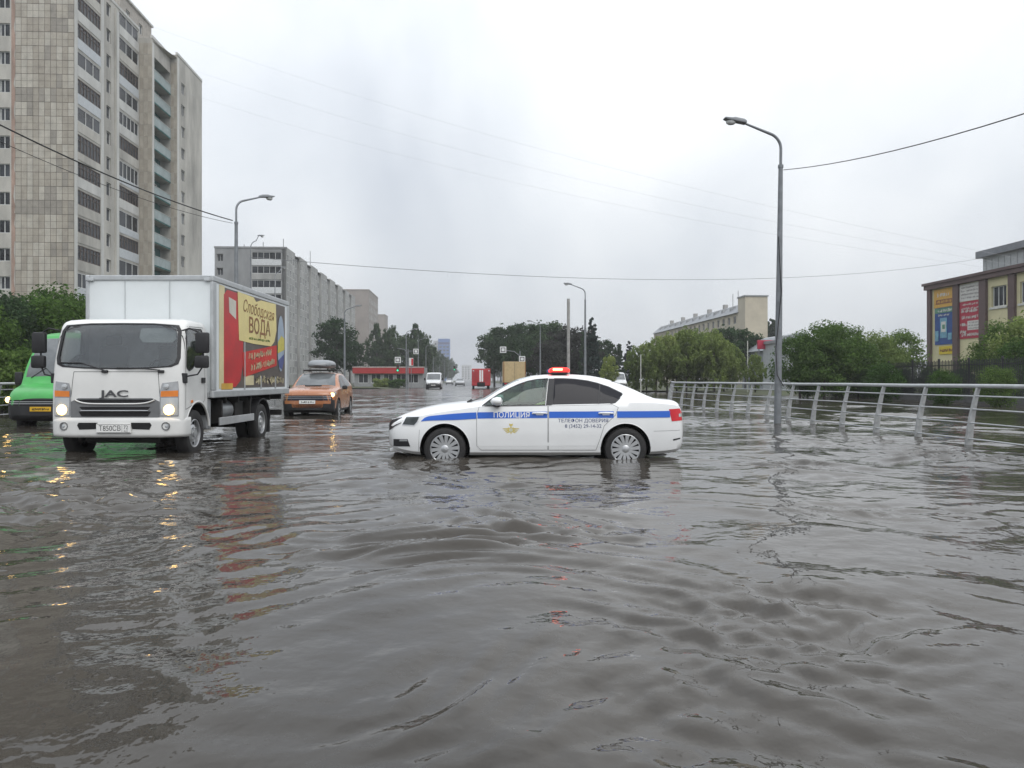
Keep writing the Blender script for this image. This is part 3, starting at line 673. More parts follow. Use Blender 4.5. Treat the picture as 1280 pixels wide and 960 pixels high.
    for lo, hi, hw in ((.905, .965, .60), (.80, .848, .56), (.70, .775, .57)):
        g = MB(); fsheet(g, Z, [(-hw, hi), (-hw + .05, lo), (hw - .05, lo), (hw, hi)], .014); g.build('grille_slot', m_black, gr)
    g = MB(); g.tube([Z.front(y, .895 - .0 + .05 * (abs(y) / .6) ** 6, .02) for y in np.linspace(-.62, .62, 30)], .012, 8); g.build('grille_bar', m_cab, gr, 50)
    g = MB(); g.tube([Z.front(y, .788, .02) for y in np.linspace(-.53, .53, 24)], .012, 8); g.build('grille_bar', m_silver, gr, 50)
    g = MB(); v, f = text_geo('JAC', .145, bold=.004, xs=1.85); g.add([Z.front(-u, w_ + 1.05, .022) for u, w_ in v] + [Z.front(-u, w_ + 1.05, .0) for u, w_ in v], f); g.build('badge_lettering', M('badge_grey', (0.10, 0.10, 0.105), .35, metal=.6, var=.05), root)
    Zb = ZLoft([(.365, -.64, -.30, 1.03), (.40, -.672, -.30, 1.055), (.63, -.675, -.30, 1.062), (.675, -.655, -.30, 1.05)])
    g = MB(); Zb.mesh_into(g, 14); bp = g.build('bumper', m_cab, root, 40)
    for sg in (-1, 1):
        g = MB(); fsheet(g, Zb, [(sg * .28, .50), (sg * .26, .60), (sg * .56, .60), (sg * .585, .56), (sg * .55, .49)], .004); g.build('bumper_intake', m_black, bp)
        c_ = Zb.front(sg * .80, .545, .0); g = MB(); g.lathe([(.065, .02), (.065, -.012), (.05, -.012), (.045, .012), (0, .012)], 20, lambda p, q, t, c_=c_: (c_[0] + t, c_[1] + p, c_[2] + q)); fg = g.build('fog_lamp', m_grey, bp, 40)
        g = MB(); g.lathe([(.045, .004), (0, -.006)], 16, lambda p, q, t, c_=c_: (c_[0] + t, c_[1] + p, c_[2] + q)); g.build('fog_lens', m_lens, fg, 40)
    g = MB(); g.box(-.705, -.68, -.27, .27, .44, .585); pl = g.build('number_plate', m_plate, root, None, .004)
    g = MB(); flat_on(g, text_geo('Т850СВ', .115, xs=.86), lambda u, v: (-.7065, -u + .055, v + .51)); flat_on(g, text_geo('72', .085, xs=.86), lambda u, v: (-.7065, -u - .195, v + .525)); flat_on(g, text_geo('RUS', .035), lambda u, v: (-.7065, -u - .195, v + .468))
    for (y0, y1, z0, z1) in ((-.262, .262, .445, .45), (-.262, .262, .575, .58), (-.137, -.133, .445, .58)): g.quad((-.7064, y0, z0), (-.7064, y1, z0), (-.7064, y1, z1), (-.7064, y0, z1))
    g.build('plate_lettering', m_ink, pl)
    # wipers, roof aerial
    for y0, y1, zz in ((.92, .18, 1.545), (-.02, -.70, 1.46)):
        g = MB(); g.tube([Z.front(y0, zz, .03), Z.front((y0 + y1) / 2, zz - .015 + .01, .035), Z.front(y1, 1.425, .03)], .011, 6); g.tube([Z.front(y1 + .03, 1.405, .02), Z.front(y1 - .06, 1.405, .02)], .022, 8); g.build('wiper', m_dark, root, 40)
    # cabin contents
    fab = M('cab_fabric', (0.10, 0.105, 0.11), .85, var=.25)
    for yy in (-.5, .5):
        g = MB(); g.box(-.1, .3, yy - .25, yy + .25, 1.16, 1.3); g.prism([(.18, 1.25), (.3, 1.25), (.36, 1.85), (.26, 1.85)], lambda u, v, t: (u, t, v), yy - .23, yy + .23); g.box(.25, .34, yy - .13, yy + .13, 1.86, 2.02); g.build('seat', fab, root, None, .03)
    g = MB(); g.prism([(-.52, 1.16), (-.2, 1.16), (-.26, 1.42), (-.48, 1.45)], lambda u, v, t: (u, t, v), -.93, .93); g.build('dashboard', fab, root, None, .02)
    g = MB(); g.tube([(-.12 + .1 * math.sin(k * math.pi / 12), -.5 + .2 * math.cos(k * math.pi / 12), 1.47 + .16 * math.sin(k * math.pi / 12)) for k in range(25)], .016, 6); g.build('steering_wheel', m_dark, root, 40)
    g = MB(); g.prism([(-.86, 1.93), (-.84, 2.10), (-.30, 2.10), (-.27, 1.95), (-.33, 1.87), (-.80, 1.87)], lambda u, v, t: (-.40 - (2.0 - v) * .1 + t + .02 * math.sin(8 * u), u, v), 0, .012); g.build('sun_visor', M('pale_card', (0.55, 0.57, 0.57), .7, var=.1), root, None, .003)
    # wheels and chassis
    for sg in (-1, 1):
        wheel(root, 0, sg * .90, .39, .20, sg, 'truck', .235)
        wheel(root, 3.30, sg * .94, .39, .20, sg, 'truck', .235); wheel(root, 3.30, sg * .70, .39, .20, sg, 'truck', .235)
        g = MB(); g.box(.55, 4.9, min(sg * .38, sg * .46), max(sg * .38, sg * .46), .62, .82); g.build('chassis_rail', m_frame, root)
        g = MB(); g.box(.95, 2.78, min(sg * 1.02, sg * 1.05), max(sg * 1.02, sg * 1.05), .46, .60); g.build('side_guard', M('guard_alu', (0.50, 0.51, 0.52), .45, metal=.5, var=.12), root, None, .008)
        for xx in (1.1, 2.6):
            g = MB(); g.box(xx, xx + .06, min(sg * .42, sg * 1.02), max(sg * .42, sg * 1.02), .50, .90); g.build('guard_bracket', m_frame, root)
        g = MB(); aa = np.linspace(R(5), R(175), 18)
        v = []
        for q in aa:
            for rr in (.47, .50):
                for yy in (.58, 1.06): v.append((3.30 + rr * math.cos(q), sg * yy, .40 + rr * math.sin(q)))
        f = []
        for i in range(len(aa) - 1):
            b_ = i * 4
            for (p, q) in ((0, 1), (1, 3), (3, 2), (2, 0)): f.append((b_ + p, b_ + q, b_ + 4 + q, b_ + 4 + p))
        g.add(v, f); mg = g.build('mudguard', m_dark, root, 40)
        g = MB(); g.box(3.76, 3.785, min(sg * .60, sg * 1.05), max(sg * .60, sg * 1.05), .16, .50); g.build('mud_flap', m_dark, mg)
        g = MB(); g.box(.45, .62, min(sg * .86, sg * 1.02), max(sg * .86, sg * 1.02), .42, .95); g.build('air_tank', M('tank_grey', (0.3, 0.31, 0.32), .5, var=.2), root, None, .03)
        for xx in (1.35, 2.0, 2.7, 3.9, 4.7):
            g = MB(); g.box(xx, xx + .07, min(sg * .3, sg * 1.0), max(sg * .3, sg * 1.0), .84, .955); g.build('cross_member', m_frame, root)
    g = MB(); g.lathe([(0, 1.35), (.21, 1.35), (.21, 1.95), (0, 1.95)], 24, lambda p, q, t: (t, -.72 + p, .70 + q)); g.build('fuel_tank', M('tank_alu', (0.32, 0.33, 0.34), .4, metal=.6, var=.2), root, 40)
    g = MB(); g.box(2.05, 2.5, -.92, -.55, .55, .86); g.build('battery_box', m_frame, root, None, .015)
    g = MB(); g.lathe([(.10, -.7), (.10, .7)], 16, lambda p, q, t: (3.30 + p, t, .39 + q)); g.build('axle', m_frame, root, 40)
    g = MB(); g.box(-.05, .05, -.8, .8, .33, .43); g.build('axle', m_frame, root)
    g = MB(); g.box(.35, 1.2, -.42, .42, .40, .9); g.build('gearbox', m_frame, root, None, .03)
    g = MB(); g.box(-.42, .9, -.62, .62, .26, .66); g.build('engine_shade_box', m_frame, root, None, .05)  # plain dark box added as engine and undercarriage to deepen the shade below
    g = MB(); g.box(4.75, 4.83, -1.0, 1.0, .48, .60); g.build('rear_bumper', m_frame, root, None, .01)
    # cargo box
    m_box = M('box_panel', (0.70, 0.74, 0.75), .42, var=.04, scale=1.2); m_alu = M('box_aluminium', (0.47, 0.49, 0.50), .42, metal=.35, var=.1, scale=4)
    X0, X1, Wd, Z0, Z1 = .50, 5.05, 1.10, .96, 3.07
    g = MB(); g.box(X0 + .02, X1 - .02, -Wd + .015, Wd - .015, Z0 + .05, Z1 - .02); box = g.build('cargo_box', m_box, root)
    t = .075
    for sg in (-1, 1):
        for (za, zb_, nm) in ((Z0, Z0 + .13, 'lower_rail'), (Z1 - .10, Z1 + .005, 'upper_rail')):
            g = MB(); g.box(X0 - .005, X1 + .005, min(sg * (Wd - .07), sg * (Wd + .004)), max(sg * (Wd - .07), sg * (Wd + .004)), za, zb_); g.build(nm, m_alu, box, None, .018)
        for (xa, xb, nm) in ((X0, X0 + .16, 'corner_post'), (X1 - .14, X1, 'corner_post')):
            g = MB(); g.box(xa, xb, min(sg * (Wd - .06), sg * (Wd + .001)), max(sg * (Wd - .06), sg * (Wd + .001)), Z0 + .13, Z1 - .10); g.build(nm, m_alu, box, None, .015)
    for (za, zb_) in ((Z0 + .001, Z0 + .10), (Z1 - .085, Z1 + .003)):
        for xa, xb in ((X0 - .004, X0 + .07), (X1 - .07, X1 + .004)):
            g = MB(); g.box(xa, xb, -Wd + .07, Wd - .07, za, zb_); g.build('end_rail', m_alu, box, None, .015)
    g = MB(); g.box(X0 - .0, X0 + .02, -.35, -.345, Z0 + .1, Z1 - .09); g.build('panel_joint', M('panel_joint', (.5, .53, .54), .5, var=.05), box)
    g = MB(); g.box(X0 - .0, X0 + .02, .42, .425, Z0 + .1, Z1 - .09); g.build('panel_joint', M('panel_joint', (.5, .53, .54), .5, var=.05), box)
    for yy in (-1.0, 1.0):
        g = MB(); g.box(X0 - .03, X0 + .02, yy - .05, yy + .05, Z1 - .10, Z1 - .04); g.build('marker_lamp', m_lens, box, None, .01)
    # printed advert on the near flank: sheets a few millimetres proud of one another
    sd = lambda off: (lambda u, v, d=0: (u, -(Wd - .015) - off, v))
    prints = [('advert_ground', (0.115, 0.095, 0.085), [(.98, 1.12), (.98, 2.93), (4.75, 2.93), (4.75, 1.12)], .003, .2),
              ('advert_cream', (0.66, 0.58, 0.34), [(.80, 1.12), (.80, 2.95), (1.06, 2.95), (1.06, 1.12)], .005, .08),
              ('advert_red', (0.52, 0.022, 0.026), [(1.02, 1.14), (1.02, 2.80), (1.18, 2.90), (1.95, 2.90), (2.02, 2.2), (2.0, 1.55), (1.85, 1.25), (1.6, 1.14)], .007, .15),
              ('advert_yellow', (0.78, 0.66, 0.28), [(1.78, 2.02), (1.70, 2.93), (2.6, 2.915), (2.75, 2.84), (3.05, 2.9), (4.05, 2.92), (4.10, 2.35), (3.95, 2.10), (3.72, 1.99), (2.6, 1.99)], .012, .07),
              ('advert_banner', (0.56, 0.028, 0.02), [(2.02, 1.36), (1.98, 1.80), (4.12, 2.03), (4.10, 1.58), (2.1, 1.33)], .014, .1),
              ('advert_white_tag', (0.62, 0.60, 0.52), [(1.28, 2.50), (1.25, 2.78), (1.62, 2.74), (1.62, 2.40)], .010, .1),
              ('advert_orange', (0.62, 0.36, 0.05), [(.90, 1.10), (.90, 1.21), (1.45, 1.21), (1.45, 1.10)], .010, .1)]
    prim = {}
    for nm, c_, P, off, vr in prints:
        g = MB(); g.prism(P, lambda u, v, t, off=off: (u, -(Wd - .015) - t, v), off, off - .002); prim[nm] = g.build(nm, M(nm, c_, .42, var=vr, scale=2.5), box)
    el = [(4.42 + .25 * math.cos(a), 2.08 + .62 * math.sin(a)) for a in np.linspace(0, 2 * math.pi, 40, endpoint=False)]
    g = MB(); flat_on(g, (el, [tuple(range(40))]), sd(.012)); bt = g.build('advert_bottle', M('advert_lightblue', (0.34, 0.42, 0.52), .4, var=.12), box)
    g = MB(); flat_on(g, ([(4.18, 1.85), (4.67, 1.95), (4.66, 2.2), (4.45, 2.26), (4.18, 2.1)], [(0, 1, 2, 3, 4)]), sd(.015)); g.build('advert_lemon', M('advert_lemon', (0.60, 0.52, 0.10), .4, var=.15), bt)
    g = MB(); flat_on(g, ([(4.22, 1.70), (4.30, 1.56), (4.50, 1.50), (4.62, 1.66), (4.66, 1.86), (4.45, 1.78)], [(0, 1, 2, 3, 4, 5)]), sd(.015)); g.build('advert_indigo', M('advert_indigo', (0.08, 0.10, 0.28), .4, var=.15), bt)
    brown = M('advert_brown', (0.26, 0.12, 0.04), .5, var=.2); cream = M('advert_lettering', (0.66, 0.58, 0.36), .5, var=.1)
    g = MB(); flat_on(g, text_geo('Слободская', .33, shear=.3, xs=1.0), lambda u, v: (u + 2.93, -(Wd - .015) - .016, v + 2.66 - .03 * u)); g.build('advert_script', brown, box)
    g = MB(); flat_on(g, text_geo('ВОДА', .42, bold=.006, xs=1.12), lambda u, v: (u + 2.98, -(Wd - .015) - .016, v + 2.33)); g.build('advert_word', brown, box)
    g = MB(); flat_on(g, scribble(3, 1.3, .06, .02, 14), lambda u, v: (u + 2.95, -(Wd - .015) - .016, v + 2.09)); tag(g.build('advert_small_print', M('advert_green', (0.2, 0.3, 0.08), .5), box), kind='stuff')
    for sd_, uu, vv, w_, n_ in ((5, 2.95, 1.79, 1.5, 11), (8, 3.15, 1.59, 1.5, 11)):
        g = MB(); flat_on(g, scribble(sd_, w_, .15, .028, n_), lambda u, v: (u + uu, -(Wd - .015) - .018, v * 1.0 + vv + (u) * .10)); tag(g.build('advert_handwriting', cream, box), kind='stuff')
    g = MB(); flat_on(g, scribble(12, 1.9, .20, .05, 9), lambda u, v: (u + 3.6, -(Wd - .015) - .010, v + 1.27)); tag(g.build('advert_large_print', cream, box), kind='stuff')
    g = MB(); flat_on(g, ([(2.05, 1.17), (2.05, 1.36), (2.62, 1.36), (2.62, 1.17)], [(0, 1, 2, 3)]), sd(.009)); g.build('advert_label', cream, box)
    for xx in (2.08, 3.05, 4.02):
        g = MB(); g.box(xx - .018, xx + .018, -(Wd + .008), -(Wd - .014), Z0 + .13, 1.34 if xx > 2.1 else 2.0); g.build('box_rib', m_alu, box, None, .004)
    return root
delivery_truck()

# ------------------------------------------------------------------ other vehicles
def shell(root, K, mat, wheels, wr, name='body', B=None, n=70, arch=1.16, wy=.0):
    B = B or Body(K); mb = MB(); B.mesh_into(mb, n); ob = mb.build(name, [mat, m_black], root)
    cut = []
    for ax in wheels:
        for s0, s1 in ((-1.4, -.58), (.58, 1.4)): cut.append(cyl_cutter(ax, wr + .01, wr * arch, s0, s1, m_black, 32))
    boolean_cut(ob, cut)
    ob.data.polygons.foreach_set('use_smooth', [True] * len(ob.data.polygons)); ob.data.set_sharp_from_angle(angle=R(32))
    return B, ob
def low_dark(ob, z, x):
    ob.data.materials.append(m_dark); k = len(ob.data.materials) - 1
    for p in ob.data.polygons:
        if p.material_index == 0 and p.center.z < z and p.center.x < x: p.material_index = k
def nose_sheet(B, xs_, zlo, zhi, off=.006):
    """quad strip round the nose between two heights, given stations from flank to front"""
    g = MB()
    for sg in (-1, 1):
        for xa, xb in zip(xs_[:-1], xs_[1:]):
            g.add([B.side(xa, zlo, off, sg), B.side(xb, zlo, off, sg), B.side(xb, zhi, off, sg), B.side(xa, zhi, off, sg)], [(0, 1, 2, 3)])
    x = xs_[-1]; y0, y1 = B.ys(x, zlo), B.ys(x, zhi)
    g.add([(x - off, -y0, zlo), (x - off, y0, zlo), (x - off, y1, zhi), (x - off, -y1, zhi)], [(0, 1, 2, 3)])
    return g

VANK = [(-.96, .52, .44, .78, .88, .48), (-.92, .74, .38, .86, .97, .66), (-.82, .87, .32, .94, 1.06, .76), (-.6, .95, .29, 1.05, 1.15, .86), (-.2, .98, .28, 1.17, 1.27, .90), (.0, .98, .28, 1.22, 1.50, .91),
        (.5, .985, .28, 1.26, 2.10, .89), (.75, .985, .28, 1.27, 2.32, .875), (1.2, .985, .28, 1.28, 2.40, .86), (4.3, .985, .28, 1.28, 2.42, .86), (4.55, .97, .30, 1.28, 2.38, .84), (4.6, .94, .34, 1.27, 2.30, .82)]
def van(name, loc, rz, label, pm, cat, group=None, plate=None, lit=True, zs=1.0, roofsign=False, dark_low=True):
    root = empty(name, loc, rz, label, cat, group)
    B, body = shell(root, [(a, b, c, d, e_ * (zs if e_ > 1.4 else 1), f) for a, b, c, d, e_, f in VANK], pm, (0, 3.3), .34)
    if dark_low: low_dark(body, .72, -.36)
    g = MB(); B.screen(g, -.10, .62, .07, .006); g.build('windscreen', m_skygrey_glass, root, 40)
    for sg in (-1, 1):
        g = MB(); B.patch(g, [(.12, 1.28), (.50, 1.92), (1.15, 1.95), (1.15, 1.28)], .005, sg); g.build('window', m_skygrey_glass, root, 40)
        for a, b in ((1.3, 2.3), (2.4, 3.3), (3.4, 4.4)):
            g = MB(); B.patch(g, [(a, 1.36), (a, 1.98), (b, 1.98), (b, 1.36)], .005, sg); g.build('window', m_tint, root, 40)
        g = MB(); B.patch(g, [(-.90, .74), (-.84, .92), (-.50, 1.06), (-.42, 1.02), (-.55, .80), (-.72, .73)], .006, sg); hl = g.build('headlight', m_lens, root, 40)
        c_ = B.side(-.80, .84, .004, sg)
        g = MB(); g.lathe([(.075, .02), (.075, -.03), (0, -.05)], 14, lambda p, q, t: (c_[0] + t, c_[1] + p, c_[2] + q)); g.build('lit_lamp', m_head if lit else m_lens, hl, 40)
        g = MB(); g.box(.08, .16, min(sg * 1.04, sg * 1.24), max(sg * 1.04, sg * 1.24), 1.22, 1.55); mr = g.build('wing_mirror', m_dark, root, 40, .03)
        g = MB(); g.tube([(.12, sg * .93, 1.3), (.12, sg * 1.06, 1.35)], .03, 8); g.build('mirror_arm', m_dark, mr)
        for ax in (0, 3.3): wheel(root, ax, sg * .87, .34, .21, sg, 'multi', .21, 5)
        g = MB(); B.patch(g, [(-.80, .33), (-.86, .70), (-.5, .74), (-.42, .5), (-.40, .33)], .008, sg); g.build('bumper_corner', m_dark if dark_low else pm, root, 40)
    g = nose_sheet(B, [-.75, -.82, -.90, -.94, -.958], .46, .70); bp = g.build('bumper', m_dark if dark_low else pm, root, 40)
    g = nose_sheet(B, [-.84, -.90, -.94, -.957], .70, .84, .012); gr = g.build('grille', m_black, root, 40)
    for zz in (.735, .785):
        g = nose_sheet(B, [-.86, -.90, -.94, -.957], zz, zz + .018, .018); g.build('grille_bar', m_silver, gr)
    g = MB(); g.box(-.99, -.975, -.26, .26, .55, .665); p = g.build('number_plate', plate or m_plate, root, None, .004)
    g = MB(); flat_on(g, scribble(4, .42, .07, .014, 7), lambda u, v: (-.9915, -u, v + .61)); tag(g.build('plate_lettering', m_ink, p), kind='stuff')
    for y0, y1 in ((.7, .05), (.0, -.6)):
        g = MB(); g.tube([(-.12, y0, B.zt(-.12, y0) + .02), (-.02, (y0 + y1) / 2, B.zt(-.02, 0) + .03), (-.14, y1, B.zt(-.14, y1) + .02)], .011, 6); g.build('wiper', m_dark, root)
    if roofsign:
        g = MB(); B.screen(g, .66, 1.15, .05, .004); g.build('roof_band', pm, root)
        g = MB(); g.box(.95, 1.15, -.12, .12, 2.60, 2.74); g.build('roof_beacon', m_white, root, None, .03)
    return root, B
green = M('green_paint', (0.055, 0.36, 0.075), .4, var=.12, scale=2, coat=.25); whitep = M('van_white', (0.70, 0.71, 0.71), .35, var=.05, coat=.4)
m_yplate = M('yellow_plate', (0.70, 0.42, 0.02), .4, var=.08)
GVX = -11.84
gv, gB = van('minibus', (GVX - .0536 * .96, 19.5 + .96, -.17), R(90) + ROAD_ROT, 'green minibus with yellow number plate half hidden behind the box truck', green, 'minibus', None, m_yplate, True, 1.11, True)
def at(px, py_base, Y): return ((px - 640) / FPX * Y, Y, 0)
def px_loc(px, Y, z=-.1): return ((px - 640) / FPX * Y, Y, z)
van('cargo_van', px_loc(542, 99), R(90) + ROAD_ROT, 'white van with dark windscreen coming along the far carriageway', whitep, 'van', None, None, False, .93, False, True)
van('cargo_van', px_loc(773, 96), R(90) + ROAD_ROT, 'white van parked beyond the boot of the police saloon, before the trees', whitep, 'van', None, None, False, .93, False, True)

SUVK = [(-2.13, .52, .42, .74, .86, .47), (-2.10, .68, .36, .80, .93, .61), (-2.02, .78, .30, .87, .99, .69), (-1.85, .84, .26, .93, 1.04, .73), (-1.3, .885, .25, 1.0, 1.11, .76), (-.85, .89, .25, 1.04, 1.155, .76), (-.6, .89, .25, 1.06, 1.33, .715), (-.3, .89, .25, 1.07, 1.50, .665),
        (0, .89, .25, 1.08, 1.59, .635), (.5, .89, .25, 1.09, 1.62, .625), (1.2, .89, .25, 1.11, 1.595, .605), (1.7, .885, .27, 1.14, 1.53, .585), (1.95, .86, .30, 1.12, 1.35, .585), (2.08, .80, .36, 1.05, 1.18, .60), (2.14, .70, .45, .9, 1.0, .55)]
def suv():
    org = paint('orange_paint', (0.40, 0.155, 0.065))
    ox, oy = -6.70 - .0536 * 2.13, 25.4 + 2.13
    root = empty('orange_crossover', (ox, oy, -.17), R(90) + ROAD_ROT, 'orange crossover car with one lit headlamp wading behind the box truck', 'car')
    B, body = shell(root, SUVK, org, (-1.295, 1.295), .345); low_dark(body, .42, 9); low_dark(body, .57, -1.80)
    g = MB(); B.screen(g, -.82, -.06, .07, .006); ws = g.build('windscreen', m_skygrey_glass, root, 40)
    g = MB(); B.screen(g, 1.72, 2.02, .1, .006); g.build('rear_screen', m_tint, root, 40)
    for sg in (-1, 1):
        for P in ([(-.72, 1.075), (-.35, 1.36), (-.02, 1.50), (.18, 1.515), (.18, 1.09)], [(.24, 1.09), (.24, 1.515), (.8, 1.51), (1.2, 1.44), (1.45, 1.33), (1.4, 1.16), (1.1, 1.12)]):
            g = MB(); B.patch(g, P, .006, sg); g.build('window', m_tint, root, 40)
        for P in ([(-.84, .4), (-.86, 1.0), (.2, 1.02), (.2, .36), (-.7, .36)], [(.215, .36), (.215, 1.02), (1.2, 1.05), (1.0, .62), (.88, .36)]):
            g = MB(); B.patch(g, P, .004, sg, 0, .01); d = g.build('door', org, root, 40)
            g = MB(); B.seam(g, P + [P[0]], .006, .005, sg); g.build('door_seam', m_seam, d)
            g = MB(); hx = max(p[0] for p in P) - .2; g.tube([B.side(hx - .1, .92, .01, sg), B.side(hx, .925, .04, sg), B.side(hx + .08, .92, .01, sg)], .014, 8); g.build('handle', org, d, 40)
        g = MB(); B.patch(g, [(-2.06, .80), (-1.98, .90), (-1.66, .95), (-1.60, .90), (-1.80, .80)], .006, sg); hl = g.build('headlight', m_lens, root, 40)
        if sg < 0:
            c_ = B.side(-1.98, .85, .004, sg); g = MB(); g.lathe([(.07, .03), (.07, -.02), (0, -.035)], 14, lambda p, q, t: (c_[0] + t, c_[1] + p, c_[2] + q)); g.build('lit_lamp', m_head, hl, 40)
        g = MB(); B.patch(g, [(-2.07, .50), (-2.05, .68), (-1.86, .68), (-1.86, .54)], .006, sg); fr = g.build('fog_lamp_recess', m_dark, root, 40)
        g = MB(); g.box(-.74, -.56, min(sg * .9, sg * 1.06), max(sg * .9, sg * 1.06), 1.02, 1.15); g.build('wing_mirror', m_dark, root, 40, .03)
        g = MB(); g.tube([(-.1, sg * .56, 1.62), (.2, sg * .575, 1.675), (1.2, sg * .56, 1.66), (1.6, sg * .54, 1.58)], .016, 8); g.build('roof_rail', m_dark, root, 40)
        for ax in (-1.295, 1.295): wheel(root, ax, sg * .79, .345, .21, sg, 'multi', .215, 5)
        g = MB(); B.seam(g, [(-.8, .31), (.82, .31)], .11, .006, sg); g.build('sill_moulding', m_dark, root)
    g = nose_sheet(B, [-2.0, -2.04, -2.08, -2.11, -2.128], .665, .835); gr = g.build('grille', M('navy_grille', (0.012, 0.014, 0.03), .3, var=.1), root, 40)
    for zz in (.735, .785): g = nose_sheet(B, [-2.05, -2.08, -2.11, -2.128], zz, zz + .012, .012); g.build('grille_bar', m_silver, gr)
    g = nose_sheet(B, [-1.97, -2.04, -2.09, -2.12], .36, .55, .01); g.build('lower_bumper', m_dark, root, 40)
    g = MB(); g.box(-2.165, -2.15, -.26, .26, .56, .675); p = g.build('number_plate', m_plate, root, None, .004)
    g = MB(); flat_on(g, scribble(9, .42, .07, .014, 7), lambda u, v: (-2.1655, -u, v + .617)); tag(g.build('plate_lettering', m_ink, p), kind='stuff')
    g = MB(); g.prism([(-.25, 0), (-.2, .14), (.25, .14), (.33, 0)], lambda u, v, t: (-.95 - v, u, B.zt(-.95 - v, 0) + t - .02), 0, .05); g.build('bonnet_scoop', m_dark, root, None, .01)
    for xx in (.05, .95):
        g = MB(); g.tube([(xx, -.60, 1.69), (xx, .60, 1.69)], .02, 8); g.build('roof_bar', m_dark, root, 40)
    # roof box: a thing of its own
    g = MB(); n = 18; v = []; f = []; m = 20
    for i in range(n + 1):
        t = -1 + 2 * i / n; xx = .42 + t * .78; k = (1 - abs(t) ** 4) ** .5 * .98 + .02
        for j in range(m):
            a = 2 * math.pi * j / m; ca = math.copysign(abs(math.cos(a)) ** .6, math.cos(a)); sa = math.copysign(abs(math.sin(a)) ** .7, math.sin(a))
            v.append((xx, .43 * ca * (k ** .5), 1.86 + (.20 if sa > 0 else .10) * sa * k - (.0)))
    for i in range(n):
        for j in range(m): f.append((i * m + j, i * m + (j + 1) % m, (i + 1) * m + (j + 1) % m, (i + 1) * m + j))
    f += [tuple(range(m)), tuple(range(n * m, n * m + m))]
    g.add(v, f); rb = empty('roof_box', (ox, oy, -.17), R(90) + ROAD_ROT, 'pale grey roof box strapped on top of the orange crossover car', 'roof box')
    shell_ = g.build('shell', M('roof_box_grey', (0.24, 0.255, 0.27), .4, var=.06, coat=.2), rb, 50)
    g = MB()
    for sg in (-1, 1): pass
    g.tube([(-.30 + 1.44 * i / 20, -.432 * (1 - abs(-1 + 2 * i / 20) ** 4 * .6) ** .5, 1.86) for i in range(21)], .012, 6); g.build('lid_seam', m_dark, shell_, 40)
suv()

CARK = [(-2.2, .5, .36, .60, .70, .45), (-2.15, .70, .31, .66, .76, .62), (-2.0, .83, .25, .75, .84, .70), (-1.4, .89, .21, .86, .96, .74), (-.9, .9, .21, .92, 1.01, .74), (-.5, .9, .21, .94, 1.24, .68), (0, .9, .21, .95, 1.42, .60), (.5, .9, .21, .96, 1.44, .59), (1.0, .9, .21, .97, 1.37, .58), (1.5, .89, .22, .99, 1.20, .62), (1.8, .88, .23, .98, 1.06, .68), (2.1, .80, .28, .94, 1.02, .64), (2.2, .65, .40, .75, .85, .5)]
def saloon(loc, rz, label, pm, group=None):
    root = empty('saloon_car', loc, rz, label, 'car', group)
    B, body = shell(root, CARK, pm, (-1.32, 1.32), .31, n=40)
    g = MB(); B.screen(g, -.84, -.08, .07, .006); g.build('windscreen', m_skygrey_glass, root, 40)
    g = MB(); B.screen(g, 1.12, 1.72, .08, .006); g.build('rear_screen', m_tint, root, 40)
    for sg in (-1, 1):
        for P in ([(-.75, .96), (-.3, 1.25), (.05, 1.34), (.18, 1.34), (.18, .97)], [(.25, .97), (.25, 1.345), (.7, 1.32), (1.25, 1.12), (1.15, .99)]):
            g = MB(); B.patch(g, P, .006, sg); g.build('window', m_tint, root, 40)
        g = MB(); B.patch(g, [(-2.08, .60), (-1.98, .70), (-1.75, .74), (-1.8, .64)], .006, sg); g.build('headlight', m_lens, root, 40)
        g = MB(); B.patch(g, [(1.95, .72), (1.93, .88), (2.12, .88), (2.14, .72)], .006, sg); g.build('tail_light', m_redlens, root, 40)
        for ax in (-1.32, 1.32): wheel(root, ax, sg * .8, .31, .2, sg, 'multi', .2, 5)
    g = nose_sheet(B, [-2.05, -2.12, -2.17, -2.198], .38, .50); g.build('bumper', m_dark, root, 40)
saloon(px_loc(575, 150, .02), R(90) + ROAD_ROT, 'silver saloon car far down the street between van and fire engine', M('silver_paint', (.45, .46, .47), .35, metal=.3, var=.05))
saloon(px_loc(458, 128, .02), R(-4), 'pale saloon car parked broadside in front of the red banded shop', M('pale_paint', (.52, .53, .53), .35, var=.05))
saloon(px_loc(562, 190, .04), R(90) + ROAD_ROT, 'small white saloon car at the far end of the street under the trees', whitep)

